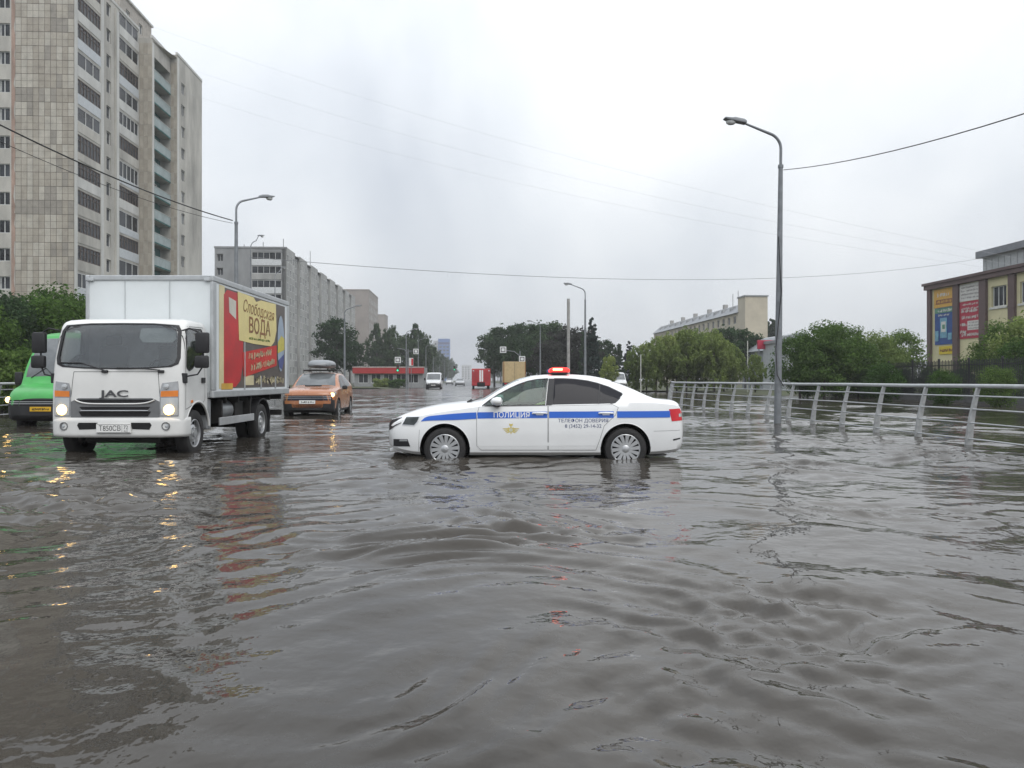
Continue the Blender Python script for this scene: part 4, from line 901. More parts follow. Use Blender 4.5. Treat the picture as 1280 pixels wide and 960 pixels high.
def fire_engine():
    red = M('fire_red', (0.42, 0.012, 0.018), .38, var=.06, coat=.4); loc = px_loc(601, 104, -.2)
    root = empty('fire_engine', loc, R(-90) + ROAD_ROT, 'red fire engine with white rear stripes driving away down the street', 'fire engine')
    # front towards -x which now points away from the camera; rear at x = +3
    g = MB(); g.box(-1.6, 3.0, -1.22, 1.22, .62, 2.85); body = g.build('equipment_body', red, root, None, .06)
    Zc = ZLoft([(.55, -3.75, -1.7, 1.15), (1.5, -3.75, -1.7, 1.18), (2.4, -3.5, -1.7, 1.12), (2.6, -3.2, -1.75, 1.0)]); g = MB(); Zc.mesh_into(g, 16); cab = g.build('cab', red, root, 40)
    g = MB(); fsheet(g, Zc, [(-1.0, 1.55), (-.95, 2.3), (.95, 2.3), (1.0, 1.55)], .01); g.build('windscreen', m_tint, cab)
    for y0, y1 in ((-.22, -.02), (.06, .26)):
        g = MB(); g.box(3.0, 3.012, y0, y1, 1.15, 2.65); g.build('stripe', m_white, root)
    for y0, y1 in ((-1.1, -.35), (.38, 1.1)):
        g = MB(); g.box(3.0, 3.02, y0, y1, 1.2, 2.45); g.build('shutter', M('fire_shutter', (0.36, .02, .025), .5, var=.15), root, None, .005)
        g = MB(); g.box(3.0, 3.03, y0 + (.0 if y0 < 0 else .55), y0 + (.2 if y0 < 0 else .72), 2.5, 2.65); g.build('tail_light', m_lens, root)
    g = MB(); g.box(2.7, 3.06, -.5, .5, .55, 1.08); g.build('pump_recess', m_black, root)
    for sg in (-1, 1):
        for ax in (-2.6, 1.5): wheel(root, ax, sg * 1.0, .5, .28, sg, 'truck', .28)
        g = MB(); g.box(1.0, 2.8, min(sg * .5, sg * .56), max(sg * .5, sg * .56), 2.82, 2.9); g.build('ladder_rail', m_silver, root)
        g = MB(); g.box(-3.3, -1.8, min(sg * 1.12, sg * 1.19), max(sg * 1.12, sg * 1.19), 1.6, 2.3); g.build('window', m_tint, root)
    for k in range(6):
        g = MB(); g.box(1.1 + k * .3, 1.14 + k * .3, -.5, .5, 2.84, 2.88); g.build('ladder_rung', m_silver, root)
    g = MB(); g.box(-3.0, -2.7, -.8, .8, 2.6, 2.78); g.build('beacon_bar', M('beacon_blue', (0.015, 0.03, 0.25)), root, None, .04)
    g = MB(); g.box(-3.4, 2.9, -.45, .45, .5, .8); g.build('chassis', m_dark, root)
fire_engine()
def tan_truck():
    tan = M('tan_panel', (0.50, 0.38, 0.20), .6, var=.12); loc = px_loc(641.5, 84, -.1)
    root = empty('tan_truck', loc, R(-90) + ROAD_ROT, 'tan box lorry standing beyond the roof of the police saloon', 'truck')
    g = MB(); g.box(-1.0, 2.6, -1.15, 1.15, 1.0, 3.2); bx = g.build('cargo_box', tan, root, None, .03)
    for y0 in (-1.17, 1.09):
        g = MB(); g.box(2.52, 2.63, y0, y0 + .08, .98, 3.22); g.build('corner_post', M('rust_post', (.30, .14, .04), .7, var=.2), bx)
    g = MB(); g.box(2.6, 2.62, -.01, .01, 1.05, 3.15); g.build('door_joint', m_seam, bx)
    Zc = ZLoft([(.6, -3.0, -1.1, 1.05), (1.6, -3.0, -1.1, 1.08), (2.3, -2.8, -1.1, 1.02), (2.45, -2.5, -1.15, .9)]); g = MB(); Zc.mesh_into(g, 14); cab = g.build('cab', M('cab_blue', (.05, .12, .2), .4), root, 40)
    g = MB(); fsheet(g, Zc, [(-.9, 1.6), (-.85, 2.2), (.85, 2.2), (.9, 1.6)], .01); g.build('windscreen', m_tint, cab)
    for sg in (-1, 1):
        for ax in (-2.2, 1.5): wheel(root, ax, sg * .9, .45, .28, sg, 'truck', .27)
        g = MB(); g.box(2.6, 2.64, min(sg * .8, sg * 1.05), max(sg * .8, sg * 1.05), .82, .94); g.build('tail_light', m_redlens, root)
    g = MB(); g.box(-2.8, 2.55, -.42, .42, .55, 1.0); g.build('chassis', m_dark, root)
tan_truck()

# ------------------------------------------------------------------ railings
m_rail = M('railing_paint', (0.46, 0.48, 0.49), .5, var=.12, scale=8, bump=.1); m_rail_old = M('railing_post', (0.36, 0.37, 0.37), .6, var=.22, scale=7, bump=.2)
def blade(z): return .19 * max(0, (z + .15) / 1.2) ** 1.8
pv = MB(); zs_ = np.linspace(-.3, 1.03, 12); pr = []
for z in zs_: pr.append((blade(z) - (.075 - .042 * (z + .3) / 1.33), z))
for z in zs_[::-1]: pr.append((blade(z) + (.075 - .042 * (z + .3) / 1.33), z))
nn_ = len(zs_); vv = []; ff = []
for i, z in enumerate(zs_):
    w_ = .075 - .042 * (z + .3) / 1.33; b_ = blade(z)
    vv += [(b_ - w_, -.03, z), (b_ + w_, -.03, z), (b_ + w_, .03, z), (b_ - w_, .03, z)]
for i in range(nn_ - 1):
    for k in range(4): ff.append((i * 4 + k, i * 4 + (k + 1) % 4, i * 4 + 4 + (k + 1) % 4, i * 4 + 4 + k))
ff += [(0, 1, 2, 3), (nn_ * 4 - 4, nn_ * 4 - 3, nn_ * 4 - 2, nn_ * 4 - 1)]
pv.add(vv, ff); POST = pv.mesh('post', m_rail_old, 40, .008)
def railing(loc, rz, length, first, step, label, ext=0.25, joints=True):
    root = empty('railing', loc, rz, label, 'railing')
    k = 0; y = first
    while y < length - .02:
        link('post', POST, root, (0, y, 0)); y += step
    for z, r_, nm in ((1.055, .040, 'top_rail'), (.87, .015, 'rail'), (.63, .015, 'rail'), (.38, .014, 'rail'), (.09, .014, 'rail')):
        o_ = blade(z) if z > 1 else blade(z) - .02
        g = MB(); g.tube([(o_, -ext + (length + 2 * ext) * i / 24, z + .004 * math.sin(i * 1.7)) for i in range(25)], r_, 10); g.build(nm, m_rail, root, 50)
    return root
rl = railing((*RW(9.17, 2.9), 0), ROAD_ROT, 32.6, 14.3 - 2.9 - 1.63 * 6, 1.63, 'long grey steel railing with curved posts standing in water by the lamp')
railing((*RW(9.25, 35.9), 0), ROAD_ROT - R(14), 12.0, .8, 1.63, 'grey railing running away behind the corner of the long railing')
railing((*RW(-14.6, 17.0), 0), ROAD_ROT, 22, .3, 1.63, 'grey railing behind the green minibus in front of dark shrubs')

# ------------------------------------------------------------------ lamps, poles, wires, signs
m_galv = M('lamp_steel', (0.22, 0.235, 0.25), .55, metal=.3, var=.15, scale=5); m_conc = M('concrete_pole', (0.34, 0.335, 0.32), .85, var=.2, scale=4, bump=.2)
def lamp_proto(H=8.0, arm=1.35, r0=.095, hs=1.0):
    p = MB(); zt_ = H - 1.15
    p.tube([(0, 0, -.4), (0, 0, H * .35), (0, 0, H * .62), (0, 0, zt_)], [r0, r0 * .92, r0 * .74, r0 * .60], 14)
    pole = p.mesh('pole', m_galv, 50)
    a = MB(); pts = [(0, 0, zt_ - .05), (0, 0, H - .7)]
    for k in range(1, 9):
        q = k / 8 * R(74); pts.append((.42 - .42 * math.cos(q), 0, H - .7 + .42 * math.sin(q)))
    pts.append((arm, 0, H - .04)); a.tube(pts, [.042 * hs] * (len(pts) - 1) + [.03 * hs], 10); arm_m = a.mesh('arm', m_galv, 50)
    h = MB(); sl = .17
    prof = [(arm + u_ * hs, v_ * hs) for u_, v_ in ((-.05, .05), (.02, .085), (.30, .085), (.36, .06), (.58, .035), (.62, .0), (.52, -.03), (-.05, -.03))]
    h.prism(prof, lambda u, v, t: (u, t, H - .03 + v + (u - arm) * sl), -.12 * hs, .12 * hs); head = h.mesh('lamp_head', M('lamp_head', (.26, .275, .29), .5, var=.1), 40, .02)
    b = MB(); b.lathe([(.10 * hs, 0), (.095 * hs, -.06 * hs), (.06 * hs, -.10 * hs), (0, -.115 * hs)], 16, lambda p_, q_, t: (arm + .40 * hs + p_ * 1.5, q_, H - .06 + .068 * hs + t)); bowl = b.mesh('lamp_bowl', M('lamp_bowl', (.62, .64, .64), .2, var=.05), 50)
    c = MB(); c.lathe([(r0 * .62 + .012, zt_ - .05), (r0 * .62 + .012, zt_ + .03)], 14, lambda p_, q_, t: (p_, q_, t)); collar = c.mesh('collar', m_galv, 50)
    return pole, arm_m, head, bowl, collar
LP = lamp_proto(8.0, 1.0, .095, .9); LP_SLIM = lamp_proto(8.0, .45, .038, .5)
def lamp(loc, rz, label, s=1.0, group=None, tilt=0, LP=LP):
    root = empty('street_lamp', loc, rz, label, 'street lamp', group); root.scale = (s, s, s); root.rotation_euler = (0, tilt, rz)
    link('pole', LP[0], root); link('collar', LP[4], root); link('arm', LP[1], root); h = link('lamp_head', LP[2], root); link('lamp_bowl', LP[3], h)
    return root
lamp((7.05, 20.6, 0), R(180) + ROAD_ROT, 'tall grey street lamp standing in the water against the long railing', 1.0, None, R(-.7))
g = MB(); g.box(-.085, .085, -.11, -.095, 1.25, 2.0)
cab_p = empty('cable_conduit', (7.05, 20.6, 0), ROAD_ROT, 'dark cable clipped down the lamp post beside the long railing', 'cable')
g = MB(); g.tube([(-.02, -.105, 8.0 * .62), (.06, -.11, 3.5), (-.09, -.11, 2.0), (-.06, -.12, 1.3), (.12, -.11, 1.0)], .012, 6); g.build('cable_run', m_dark, cab_p)
lamp((*RW(8.18, 55.3), 0), R(180) + ROAD_ROT, 'grey street lamp beside the thick bare concrete post behind the police saloon')
lamp((*RW(8.1, 90), 0), R(180) + ROAD_ROT, 'slim street lamp in front of the dark roadside trees beyond the tan lorry')
ORD = ('first', 'second', 'third', 'fourth', 'fifth', 'sixth', 'seventh', 'eighth', 'ninth', 'tenth', 'eleventh', 'twelfth', 'thirteenth', 'fourteenth', 'fifteenth', 'sixteenth')
for k_, s_ in enumerate((128, 165, 205, 250)):
    lamp((*RW(8.0, s_), .1), R(180) + ROAD_ROT, ORD[k_] + ' distant street lamp on the right kerb counted from the tan lorry', 1.0, 'far lamps on the right kerb')
lamp((-10.2, 28.7, 0), R(50), 'street lamp with cables on its shaft rising behind the box truck', 1.02)
lamp((-12.2, 36.2, 0), R(55), 'thin street lamp just behind the cable lamp, above the grey block roof', 1.0, None, 0, LP_SLIM)
lamp((-13.9, 45.5, 0), R(50), 'street lamp in front of the white loggias of the grey block', .98, None, 0, LP_SLIM)
lamp((*RW(-9.4, 58.0), 0), 0, 'street lamp beyond the orange crossover by the dark round tree', .84)
lamp((*RW(-8.6, 104), 0), 0, 'street lamp in front of the red banded shop, nearest the hanging sign')
lamp((*RW(-8.6, 128), .1), 0, 'street lamp at the right end of the red banded shop', 1.0)
for k_, s_ in enumerate((150, 180, 215, 255, 300)):
    lamp((*RW(-8.6, s_), .1), 0, ORD[k_] + ' distant street lamp on the left kerb counted from the red banded shop', 1.0, 'far lamps on the left kerb')
g = MB(); g.tube([(0, 0, -.3), (0, 0, 7.45)], [.125, .115], 16); o = g.build('concrete_post', m_conc, None, 50, 0, ((710.5 - 640) / FPX * 60, 60, 0)); tag(o, 'thick bare concrete post without any lamp behind the red beacon', 'post')
g = MB(); g.tube([(0, 0, 0), (0, 0, 3.2)], [.04, .035], 10); o = g.build('pale_post', M('pale_post', (.55, .56, .5), .6), None, 50, 0, px_loc(801, 62, 0)); tag(o, 'thin pale post standing in front of the light green trees', 'post')
g = MB(); g.tube([(0, 0, 0), (0, 0, 4.6)], [.05, .04], 10); o = g.build('pale_post', M('pale_post', (.55, .56, .5), .6), None, 50, 0, px_loc(934.5, 68, 0)); tag(o, 'tall pale post at the right end of the light green trees', 'post')

m_wire = M('cable_black', (0.03, 0.03, 0.032), .7); m_wire_g = M('cable_grey', (0.22, 0.23, 0.24), .7)
def wire(a, b, sag, r_, label, mt, n=40):
    a, b = Vector(a), Vector(b); pts = []
    for i in range(n + 1):
        t = i / n; p = a.lerp(b, t); p.z -= sag * 4 * t * (1 - t); pts.append(p - a)
    g = MB(); g.tube(pts, r_, 6); o = g.build('overhead_cable', mt, None, 60, 0, a); return tag(o, label, 'cable')
wire((-10.3, 28.6, 7.05), (-13.2, 11.5, 8.05), .50, .019, 'thick black cable from the cable lamp across the tiled tower, upper strand', m_wire)
wire((-10.3, 28.6, 6.95), (-13.4, 11.5, 7.75), .62, .008, 'thinner black cable hanging just below the thick one across the tower', m_wire)
wire((7.17, 20.5, 6.72), (9.3, -14.4, 6.9), 2.1, .010, 'black cable running from the shaft of the tall lamp over the railing', m_wire)
wire((-12.2, 36.2, 6.9), (46, 74, 13.0), 1.6, .014, 'grey cable crossing the whole street from the thin lamp to the advertising building', m_wire_g)
for i, (a, b) in enumerate((((-44.3, 86, 42.0), (46, 64, 10.4)), ((-43.9, 92, 40.0), (46, 66, 10.4)), ((-42.9, 98, 38.0), (46, 68, 10.4)))):
    wire(a, b, 2.2, .007, ('highest', 'middle', 'lowest')[i] + ' of three faint thin wires slanting across the cloudy sky', M('cable_pale', (.55, .56, .58), .7))

m_sign = M('sign_white', (.72, .73, .72), .5, var=.05); m_signblue = M('sign_blue', (.03, .12, .42), .5)
def sign_board(parent, x, y, z, w, h, sym=True):
    g = MB(); g.box(x - w / 2, x + w / 2, y - .03, y, z - h / 2, z + h / 2); s = g.build('sign_plate', m_sign, parent, None, .02)
    if sym:
        g = MB(); g.box(x - w * .34, x + w * .34, y - .045, y - .031, z - h * .34, z + h * .34)
        k = g.build('sign_field', m_ink, s); g = MB(); g.box(x - w * .24, x + w * .24, y - .055, y - .046, z - h * .24, z + h * .24); g.build('sign_symbol', m_sign, s)
    return s
def signal(parent, x, y, z, on=2):
    g = MB(); g.box(x - .16, x + .16, y - .12, y + .12, z - .45, z + .45); s = g.build('signal_head', m_dark, parent, None, .02)
    for k, (c_, nm) in enumerate((((.7, .02, .02), 'red_lamp'), ((.7, .4, .02), 'amber_lamp'), ((.02, .55, .25), 'green_lamp'))):
        g = MB(); zz = z + .29 - k * .29; g.lathe([(.1, 0), (.1, -.03), (0, -.04)], 14, lambda p, q, t: (x + p, y - .12 + t, zz + q)); g.build(nm, M(nm + ('_on' if k == on else ''), c_ if k == on else tuple(q * .15 for q in c_), .2, es=2.5 if k == on else 0), s, 40)
def gantry(px, Y, H, arm, label, head_at):
    root = empty('signal_mast', px_loc(px, Y, 0), 0, label, 'traffic sign')
    g = MB(); g.tube([(0, 0, -.2), (0, 0, H)], [.08, .06], 12); g.build('mast', m_galv, root, 50)
    g = MB(); g.tube([(0, 0, H - .6), (arm * .35, 0, H - .05), (arm, 0, H + .1)], .04, 8); g.build('outreach_arm', m_galv, root, 50)
    return root
r_ = gantry(510, 96, 5.0, -1.3, 'traffic mast with square white sign and green signal before red banded shop', 0)
sign_board(r_, -1.25, -.1, 3.65, .75, .75); signal(r_, -1.25, -.1, 2.65); sign_board(r_, 1.0, -.1, 4.7, .65, .65)
g = MB(); g.tube([(0, 0, 4.75), (1.0, -.05, 4.75)], .03, 8); g.build('sign_arm', m_galv, r_)
r_ = gantry(650, 92, 4.6, -2.0, 'traffic mast with two white signs leaning out above the tan lorry', 0)
sign_board(r_, -2.0, -.1, 4.75, .75, .75); sign_board(r_, .25, -.1, 3.65, .75, .7)
r_ = gantry(565, 160, 4.2, .6, 'small traffic mast far down the street above the silver saloon', 0); signal(r_, .5, -.1, 3.6)
r_ = empty('notice_board', px_loc(514, 110, 0), 0, 'white and red notice board on a post beside the red banded shop', 'sign')
g = MB(); g.tube([(0, 0, 0), (0, 0, 3.2)], .05, 8); g.build('post', m_galv, r_)
g = MB(); g.box(-.3, .3, -.06, .0, 3.2, 4.3); b_ = g.build('board', m_sign, r_); g = MB(); g.box(.02, .28, -.075, -.061, 3.25, 4.2); g.build('board_print', m_redlens, b_)

# ================================================================== buildings
def face(o, U, N):
    o, U, N = Vector(o), Vector(U), Vector(N)
    return lambda u, v, d: o + U * u + Vector((0, 0, v)) + N * d
def holed(mb, P, u0, u1, v0, v1, holes, depth=.3, mi=0, mi_rev=None):
    """wall face with rectangular openings and their reveals; P(u,v,d)"""
    mr = mi if mi_rev is None else mi_rev
    us = sorted({u0, u1} | {h[0] for h in holes} | {h[1] for h in holes}); vs_ = sorted({v0, v1} | {h[2] for h in holes} | {h[3] for h in holes})
    us = [u for u in us if u0 - 1e-6 <= u <= u1 + 1e-6]; vs_ = [v for v in vs_ if v0 - 1e-6 <= v <= v1 + 1e-6]
    for i in range(len(us) - 1):
        # merge runs of solid cells
        j = 0
        while j < len(vs_) - 1:
            uc, vc = (us[i] + us[i + 1]) / 2, (vs_[j] + vs_[j + 1]) / 2
            if any(h[0] < uc < h[1] and h[2] < vc < h[3] for h in holes): j += 1; continue
            k = j
            while k < len(vs_) - 1 and not any(h[0] < uc < h[1] and h[2] < (vs_[k] + vs_[k + 1]) / 2 < h[3] for h in holes): k += 1
            mb.add([P(us[i], vs_[j], 0), P(us[i + 1], vs_[j], 0), P(us[i + 1], vs_[k], 0), P(us[i], vs_[k], 0)], [(0, 1, 2, 3)], mi); j = k
    for a, b, c, d in holes:
        mb.add([P(a, c, 0), P(b, c, 0), P(b, d, 0), P(a, d, 0), P(a, c, -depth), P(b, c, -depth), P(b, d, -depth), P(a, d, -depth)], [(0, 1, 5, 4), (1, 2, 6, 5), (2, 3, 7, 6), (3, 0, 4, 7)], mr)
WC = {}
def win_meshes(w, h, kind, P0):
    """frame and pane meshes in a wall-local frame given by P0 axes; cached"""
    key = (round(w, 2), round(h, 2), kind, P0)
    if key in WC: return WC[key]
    U, N = (Vector((1, 0, 0)), Vector((0, -1, 0))) if P0 == 'front' else (Vector((0, 1, 0)), Vector((1, 0, 0))) if P0 == 'east' else (Vector((0, -1, 0)), Vector((-1, 0, 0)))
    Z = Vector((0, 0, 1)); g = MB(); t = .07
    def bar(a, b, c, d, dp=.06): g.obox(U * a + Z * c - N * .02, U * (b - a), Z * (d - c), N * dp)
    bar(0, w, 0, t); bar(0, w, h - t, h); bar(0, t, t, h - t); bar(w - t, w, t, h - t)
    nm = {'two': [.5], 'three': [.36, .68], 'one': [], 'multi': [k / 7 for k in range(1, 7)], 'five': [.2, .4, .6, .8]}[kind]
    for q in nm: bar(q * w - .03, q * w + .03, t, h - t)
    if kind in ('multi',): bar(t, w - t, h * .68, h * .68 + .05, .05)
    fm = {True: m_fr_dark, False: m_fr_white}[kind == 'multi']
    p = MB(); p.obox(U * .02 + Z * .02 - N * .03, U * (w - .04), Z * (h - .04), N * .012)
    WC[key] = (g.mesh('window', fm), p.mesh('pane', m_bglass)); return WC[key]
m_fr_white = M('window_frame_white', (.62, .63, .62), .5, var=.1); m_fr_dark = M('window_frame_dark', (.13, .10, .085), .7, var=.3)
m_bglass = M('building_glass', (0.035, 0.04, 0.047), 0.28, var=.7, scale=.35, spec=.2, world=True)
m_curtain = M('net_curtain', (.34, .35, .34), .8, var=.35, scale=1.2, world=True)
def put_window(parent, pos, w, h, kind, side, frame_mat=None, rnd=None, curtain=.3):
    fm, pm = win_meshes(w, h, kind, side)
    o = link('window', fm, parent, pos); link('pane', pm, o)
    if rnd is not None and rnd.random() < curtain:
        key = ('c', w, h, side)
        if key not in WC:
            U, N = (Vector((1, 0, 0)), Vector((0, -1, 0))) if side == 'front' else (Vector((0, 1, 0)), Vector((1, 0, 0))) if side == 'east' else (Vector((0, -1, 0)), Vector((-1, 0, 0)))
            g = MB(); g.obox(U * .08 + Vector((0, 0, .1)) - N * .016, U * (w * .45), Vector((0, 0, h - .2)), N * .006); WC[key] = g.mesh('curtain', m_curtain)
        link('curtain', WC[key], o)
    return o

m_tile_bed = M('tower_joint', (.13, .115, .10), .9, var=.2, scale=.6)
m_tower = M('tower_plaster', (.46, .445, .405), .9, var=.24, scale=.35, bump=.1, bscale=8, stretch=(1, 1, .35))
m_tower_w = M('tower_white_panel', (.56, .56, .535), .85, var=.14, scale=.5, stretch=(1, 1, .4))
m_pink = M('tower_patched_joint', (.36, .255, .205), .9, var=.3, scale=1.2, stretch=(1, 1, .25))
m_tiles = [M('facade_tile_' + n_, c_, .75, var=.13, scale=1.1, bump=.15, bscale=12, world=True) for n_, c_ in (('pale', (.43, .405, .35)), ('buff', (.385, .355, .30)), ('sand', (.335, .305, .255)), ('dull', (.28, .26, .225)))]
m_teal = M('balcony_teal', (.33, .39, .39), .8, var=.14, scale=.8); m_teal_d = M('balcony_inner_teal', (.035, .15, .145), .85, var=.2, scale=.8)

def tower():
    rnd = random.Random(7)
    root = empty('apartment_tower', (*RW(-39.6, 77.6), 0), ROAD_ROT, 'tall beige tiled apartment tower with stacked glazed loggias on its flank', 'building')
    H = 43.0; FH = 2.8; F0 = 1.0; NF = 15
    # --- front wall (faces the camera): windows far left, tiled field to the right
    w = MB(); P = face((0, 0, 0), (1, 0, 0), (0, -1, 0))
    holes = [(-7.95, -6.25, F0 + FH * k + .8, F0 + FH * k + 2.1) for k in range(NF)] + [(-14.2, -12.5, F0 + FH * k + .8, F0 + FH * k + 2.1) for k in range(NF)]
    holed(w, P, -17, 0, -.3, H, holes, .22)
    # --- flank A
    PA = face((0, 0, 0), (0, 1, 0), (1, 0, 0)); ha = []
    for k in range(NF):
        z = F0 + FH * k
        ha += [(.6, 5.5, z + .05, z + 2.62), (6.85, 7.9, z + .75, z + 2.15), (9.9, 15.0, z + .05, z + 2.62)]
    holed(w, PA, 0, 15.2, -.3, H, ha, .25)
    # step 1, flank B, step 2, flank C
    P1 = face((0, 15.2, 0), (1, 0, 0), (0, -1, 0)); holed(w, P1, 0, 1.53, -.3, H - .9, [], .2)
    PB = face((1.53, 15.2, 0), (0, 1, 0), (1, 0, 0)); hb = [(.5, 5.55, F0 + FH * k + .02, F0 + FH * k + 2.66) for k in range(NF - 1)]
    holed(w, PB, 0, 5.7, -.3, H - .9, hb, 1.25)
    P2 = face((1.53, 20.9, 0), (1, 0, 0), (0, -1, 0)); holed(w, P2, 0, .81, -.3, H - .5, [], .2)
    PC = face((2.34, 20.9, 0), (0, 1, 0), (1, 0, 0)); hc = [(1.4, 2.75, F0 + FH * k + .75, F0 + FH * k + 2.15) for k in range(NF - 1)]
    holed(w, PC, 0, 9.1, -.3, H - .5, hc, .22)
    # back, left and roof
    w.add([(-17, 0, -.3), (-17, 30, -.3), (-17, 30, H), (-17, 0, H)], [(0, 1, 2, 3)]); w.add([(-17, 30, -.3), (2.34, 30, -.3), (2.34, 30, H - .5), (-17, 30, H - .5)], [(0, 1, 2, 3)])
    w.add([(-17, 0, H - .3), (0, 0, H - .3), (0, 15.2, H - .3), (-17, 15.2, H - .3)], [(0, 1, 2, 3)]); w.add([(-17, 15.2, H - 1.2), (1.53, 15.2, H - 1.2), (2.34, 20.9, H - .9), (2.34, 30, H - .9), (-17, 30, H - .9)], [(0, 1, 2, 3, 4)])
    wall = w.build('wall', m_tower, root, fixn=False)
    # parapets
    for a in ((-17.05, .06, -.06, .22, H - .02, H + .28), (-.22, .06, .222, 15.2, H - .021, H + .28)):
        g = MB(); g.box(*a); g.build('parapet', m_tower_w, root)
    for a in ((1.33, 1.59, 15.14, 20.84, H - .92, H - .55), (2.14, 2.40, 20.84, 30, H - .52, H - .18)):
        g = MB(); g.box(*a); g.build('parapet', m_tower_w, root)
    # penthouse with small windows
    g = MB(); Pp = face((-1.5, 13.5, 0), (0, 1, 0), (1, 0, 0)); hp = [(1.6, 2.7, H + 1.3, H + 2.5), (5.2, 6.3, H + 1.3, H + 2.5)]
    holed(g, Pp, 0, 9, H - 1.3, H + 3.6, hp, .2); holed(g, face((-9, 13.5, 0), (1, 0, 0), (0, -1, 0)), 0, 7.5, H - .3, H + 3.6, [], .2)
    g.add([(-9, 13.5, H + 3.6), (-1.5, 13.5, H + 3.6), (-1.5, 22.5, H + 3.6), (-9, 22.5, H + 3.6)], [(0, 1, 2, 3)]); g.add([(-9, 22.5, H - 1), (-1.5, 22.5, H - 1), (-1.5, 22.5, H + 3.6), (-9, 22.5, H + 3.6)], [(0, 1, 2, 3)])
    ph = g.build('roof_housing', M('roof_brick', (.40, .37, .33), .9, var=.2), root, fixn=False)
    g = MB(); g.box(-9.2, -1.3, 13.3, 22.7, H + 3.61, H + 3.85); g.build('housing_cornice', m_tower_w, ph)
    for h in hp: put_window(root, (-1.5 - .15, 13.5 + h[0], h[2]), h[1] - h[0], h[3] - h[2], 'two', 'east')
    # windows
    for k in range(NF):
        z = F0 + FH * k
        put_window(root, (-7.95, .16, z + .8), 1.7, 1.3, 'three', 'front', rnd=rnd); put_window(root, (-14.2, .16, z + .8), 1.7, 1.3, 'three', 'front', rnd=rnd)
        put_window(root, (-.18, 6.85, z + .75), 1.05, 1.4, 'one', 'east', rnd=rnd)
        if k < NF - 1: put_window(root, (2.34 - .16, 22.3, z + .75), 1.35, 1.4, 'two', 'east', rnd=rnd)
        # loggias: parapet panel + glazing of mixed make
        for (a, b) in ((.6, 5.5), (9.9, 15.0)):
            kind = rnd.choice(['multi', 'multi', 'multi', 'five', 'three']); ph_ = 1.05 if rnd.random() < .8 else .75
            g_ = MB(); g_.box(-.12, .05, a + .01, b - .01, z + .05, z + .05 + ph_); lg = g_.build('loggia', rnd.choice([m_tower_w, m_tower_w, m_tower, M('loggia_bluewhite', (.50, .53, .55), .6, var=.08)]), root)
            fm, pm = win_meshes(b - a - .04, 2.55 - ph_, kind, 'east')
            fo = link('glazing_frame', fm, lg, (-.06, a + .02, z + .06 + ph_)); link('glazing_pane', pm, lg, (-.06, a + .02, z + .06 + ph_))
        # open teal balconies
        if k < NF - 1:
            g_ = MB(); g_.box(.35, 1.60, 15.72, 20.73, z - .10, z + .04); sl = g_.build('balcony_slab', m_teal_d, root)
            g_ = MB(); g_.box(1.54, 1.62, 15.72, 20.73, z + .04, z + 1.1); bp = g_.build('balcony_panel', m_teal, root)
            g_ = MB(); g_.box(1.50, 1.66, 15.70, 20.75, z + 1.1, z + 1.15); g_.build('handrail', m_tower_w, bp)
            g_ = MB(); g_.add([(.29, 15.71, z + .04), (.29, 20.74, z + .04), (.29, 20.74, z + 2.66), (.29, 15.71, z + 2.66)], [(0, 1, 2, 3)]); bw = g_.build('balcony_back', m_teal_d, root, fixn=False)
            put_window(root, (.36, 16.4 + rnd.uniform(0, 1.5), z + .75), 1.6, 1.4, 'two', 'east', rnd=rnd)
    # vertical strips
    for (y0, y1, d, mt) in ((-.0, .55, .05, m_tower_w), (5.55, 6.2, .04, m_tower_w), (8.75, 9.05, .14, m_tower), (9.3, 9.85, .04, m_tower_w)):
        g = MB(); g.box(.002, d, y0 + .003, y1, -.2, H - .4); g.build('pilaster', mt, root)
    g = MB(); g.box(1.532, 1.58, 15.21, 15.68, 0, H - 1.4); g.build('pilaster', m_tower_w, root); g = MB(); g.box(2.342, 2.39, 20.91, 21.5, 0, H - .8); g.build('pilaster', m_tower_w, root)
    # pink patched joint beside the window column
    for k in range(NF):
        g = MB(); z = F0 + FH * k; a = rnd.uniform(.3, .42); g.prism([(-6.1, z), (-6.1 + a * .9, z), (-6.1 + a * rnd.uniform(1.0, 1.25), z + FH * .25), (-6.1 + a * rnd.uniform(.5, .8), z + FH * .6), (-6.1 + a * .95, z + FH), (-6.1, z + FH)], lambda u, v, t: (u, t, v), -.012, .0); g.build('patched_joint', m_pink, root)
    # tile field: joint bed behind, tiles proud
    g = MB(); g.box(-5.72, -.02, -.02, -.004, .8, H - .3); bed = g.build('tile_bed', m_tile_bed, root)
    TW, TH = .567, 1.4; tm = []
    for m in m_tiles:
        q = MB(); q.box(.02, TW - .02, -.028, 0, .026, TH / 2 - .018); q.box(.02, TW - .02, -.028, 0, TH / 2 + .006, TH - .02); tm.append(q.mesh('tile', m))
    for r_ in range(30):
        base = rnd.random()
        for c_ in range(10):
            z = .9 + r_ * TH
            if z + TH > H - .3: continue
            dull = .75 if r_ in (15, 20, 12, 25) and (c_ > 5 or r_ in (20, 12)) else .08
            i = 3 if rnd.random() < dull * .9 else rnd.choice([0, 0, 1, 1, 2])
            if rnd.random() < .5 and c_ in (3, 8): i = 2
            link('tile', tm[i], root, (-5.70 + c_ * TW, -.02 + rnd.uniform(-.006, .006), z))
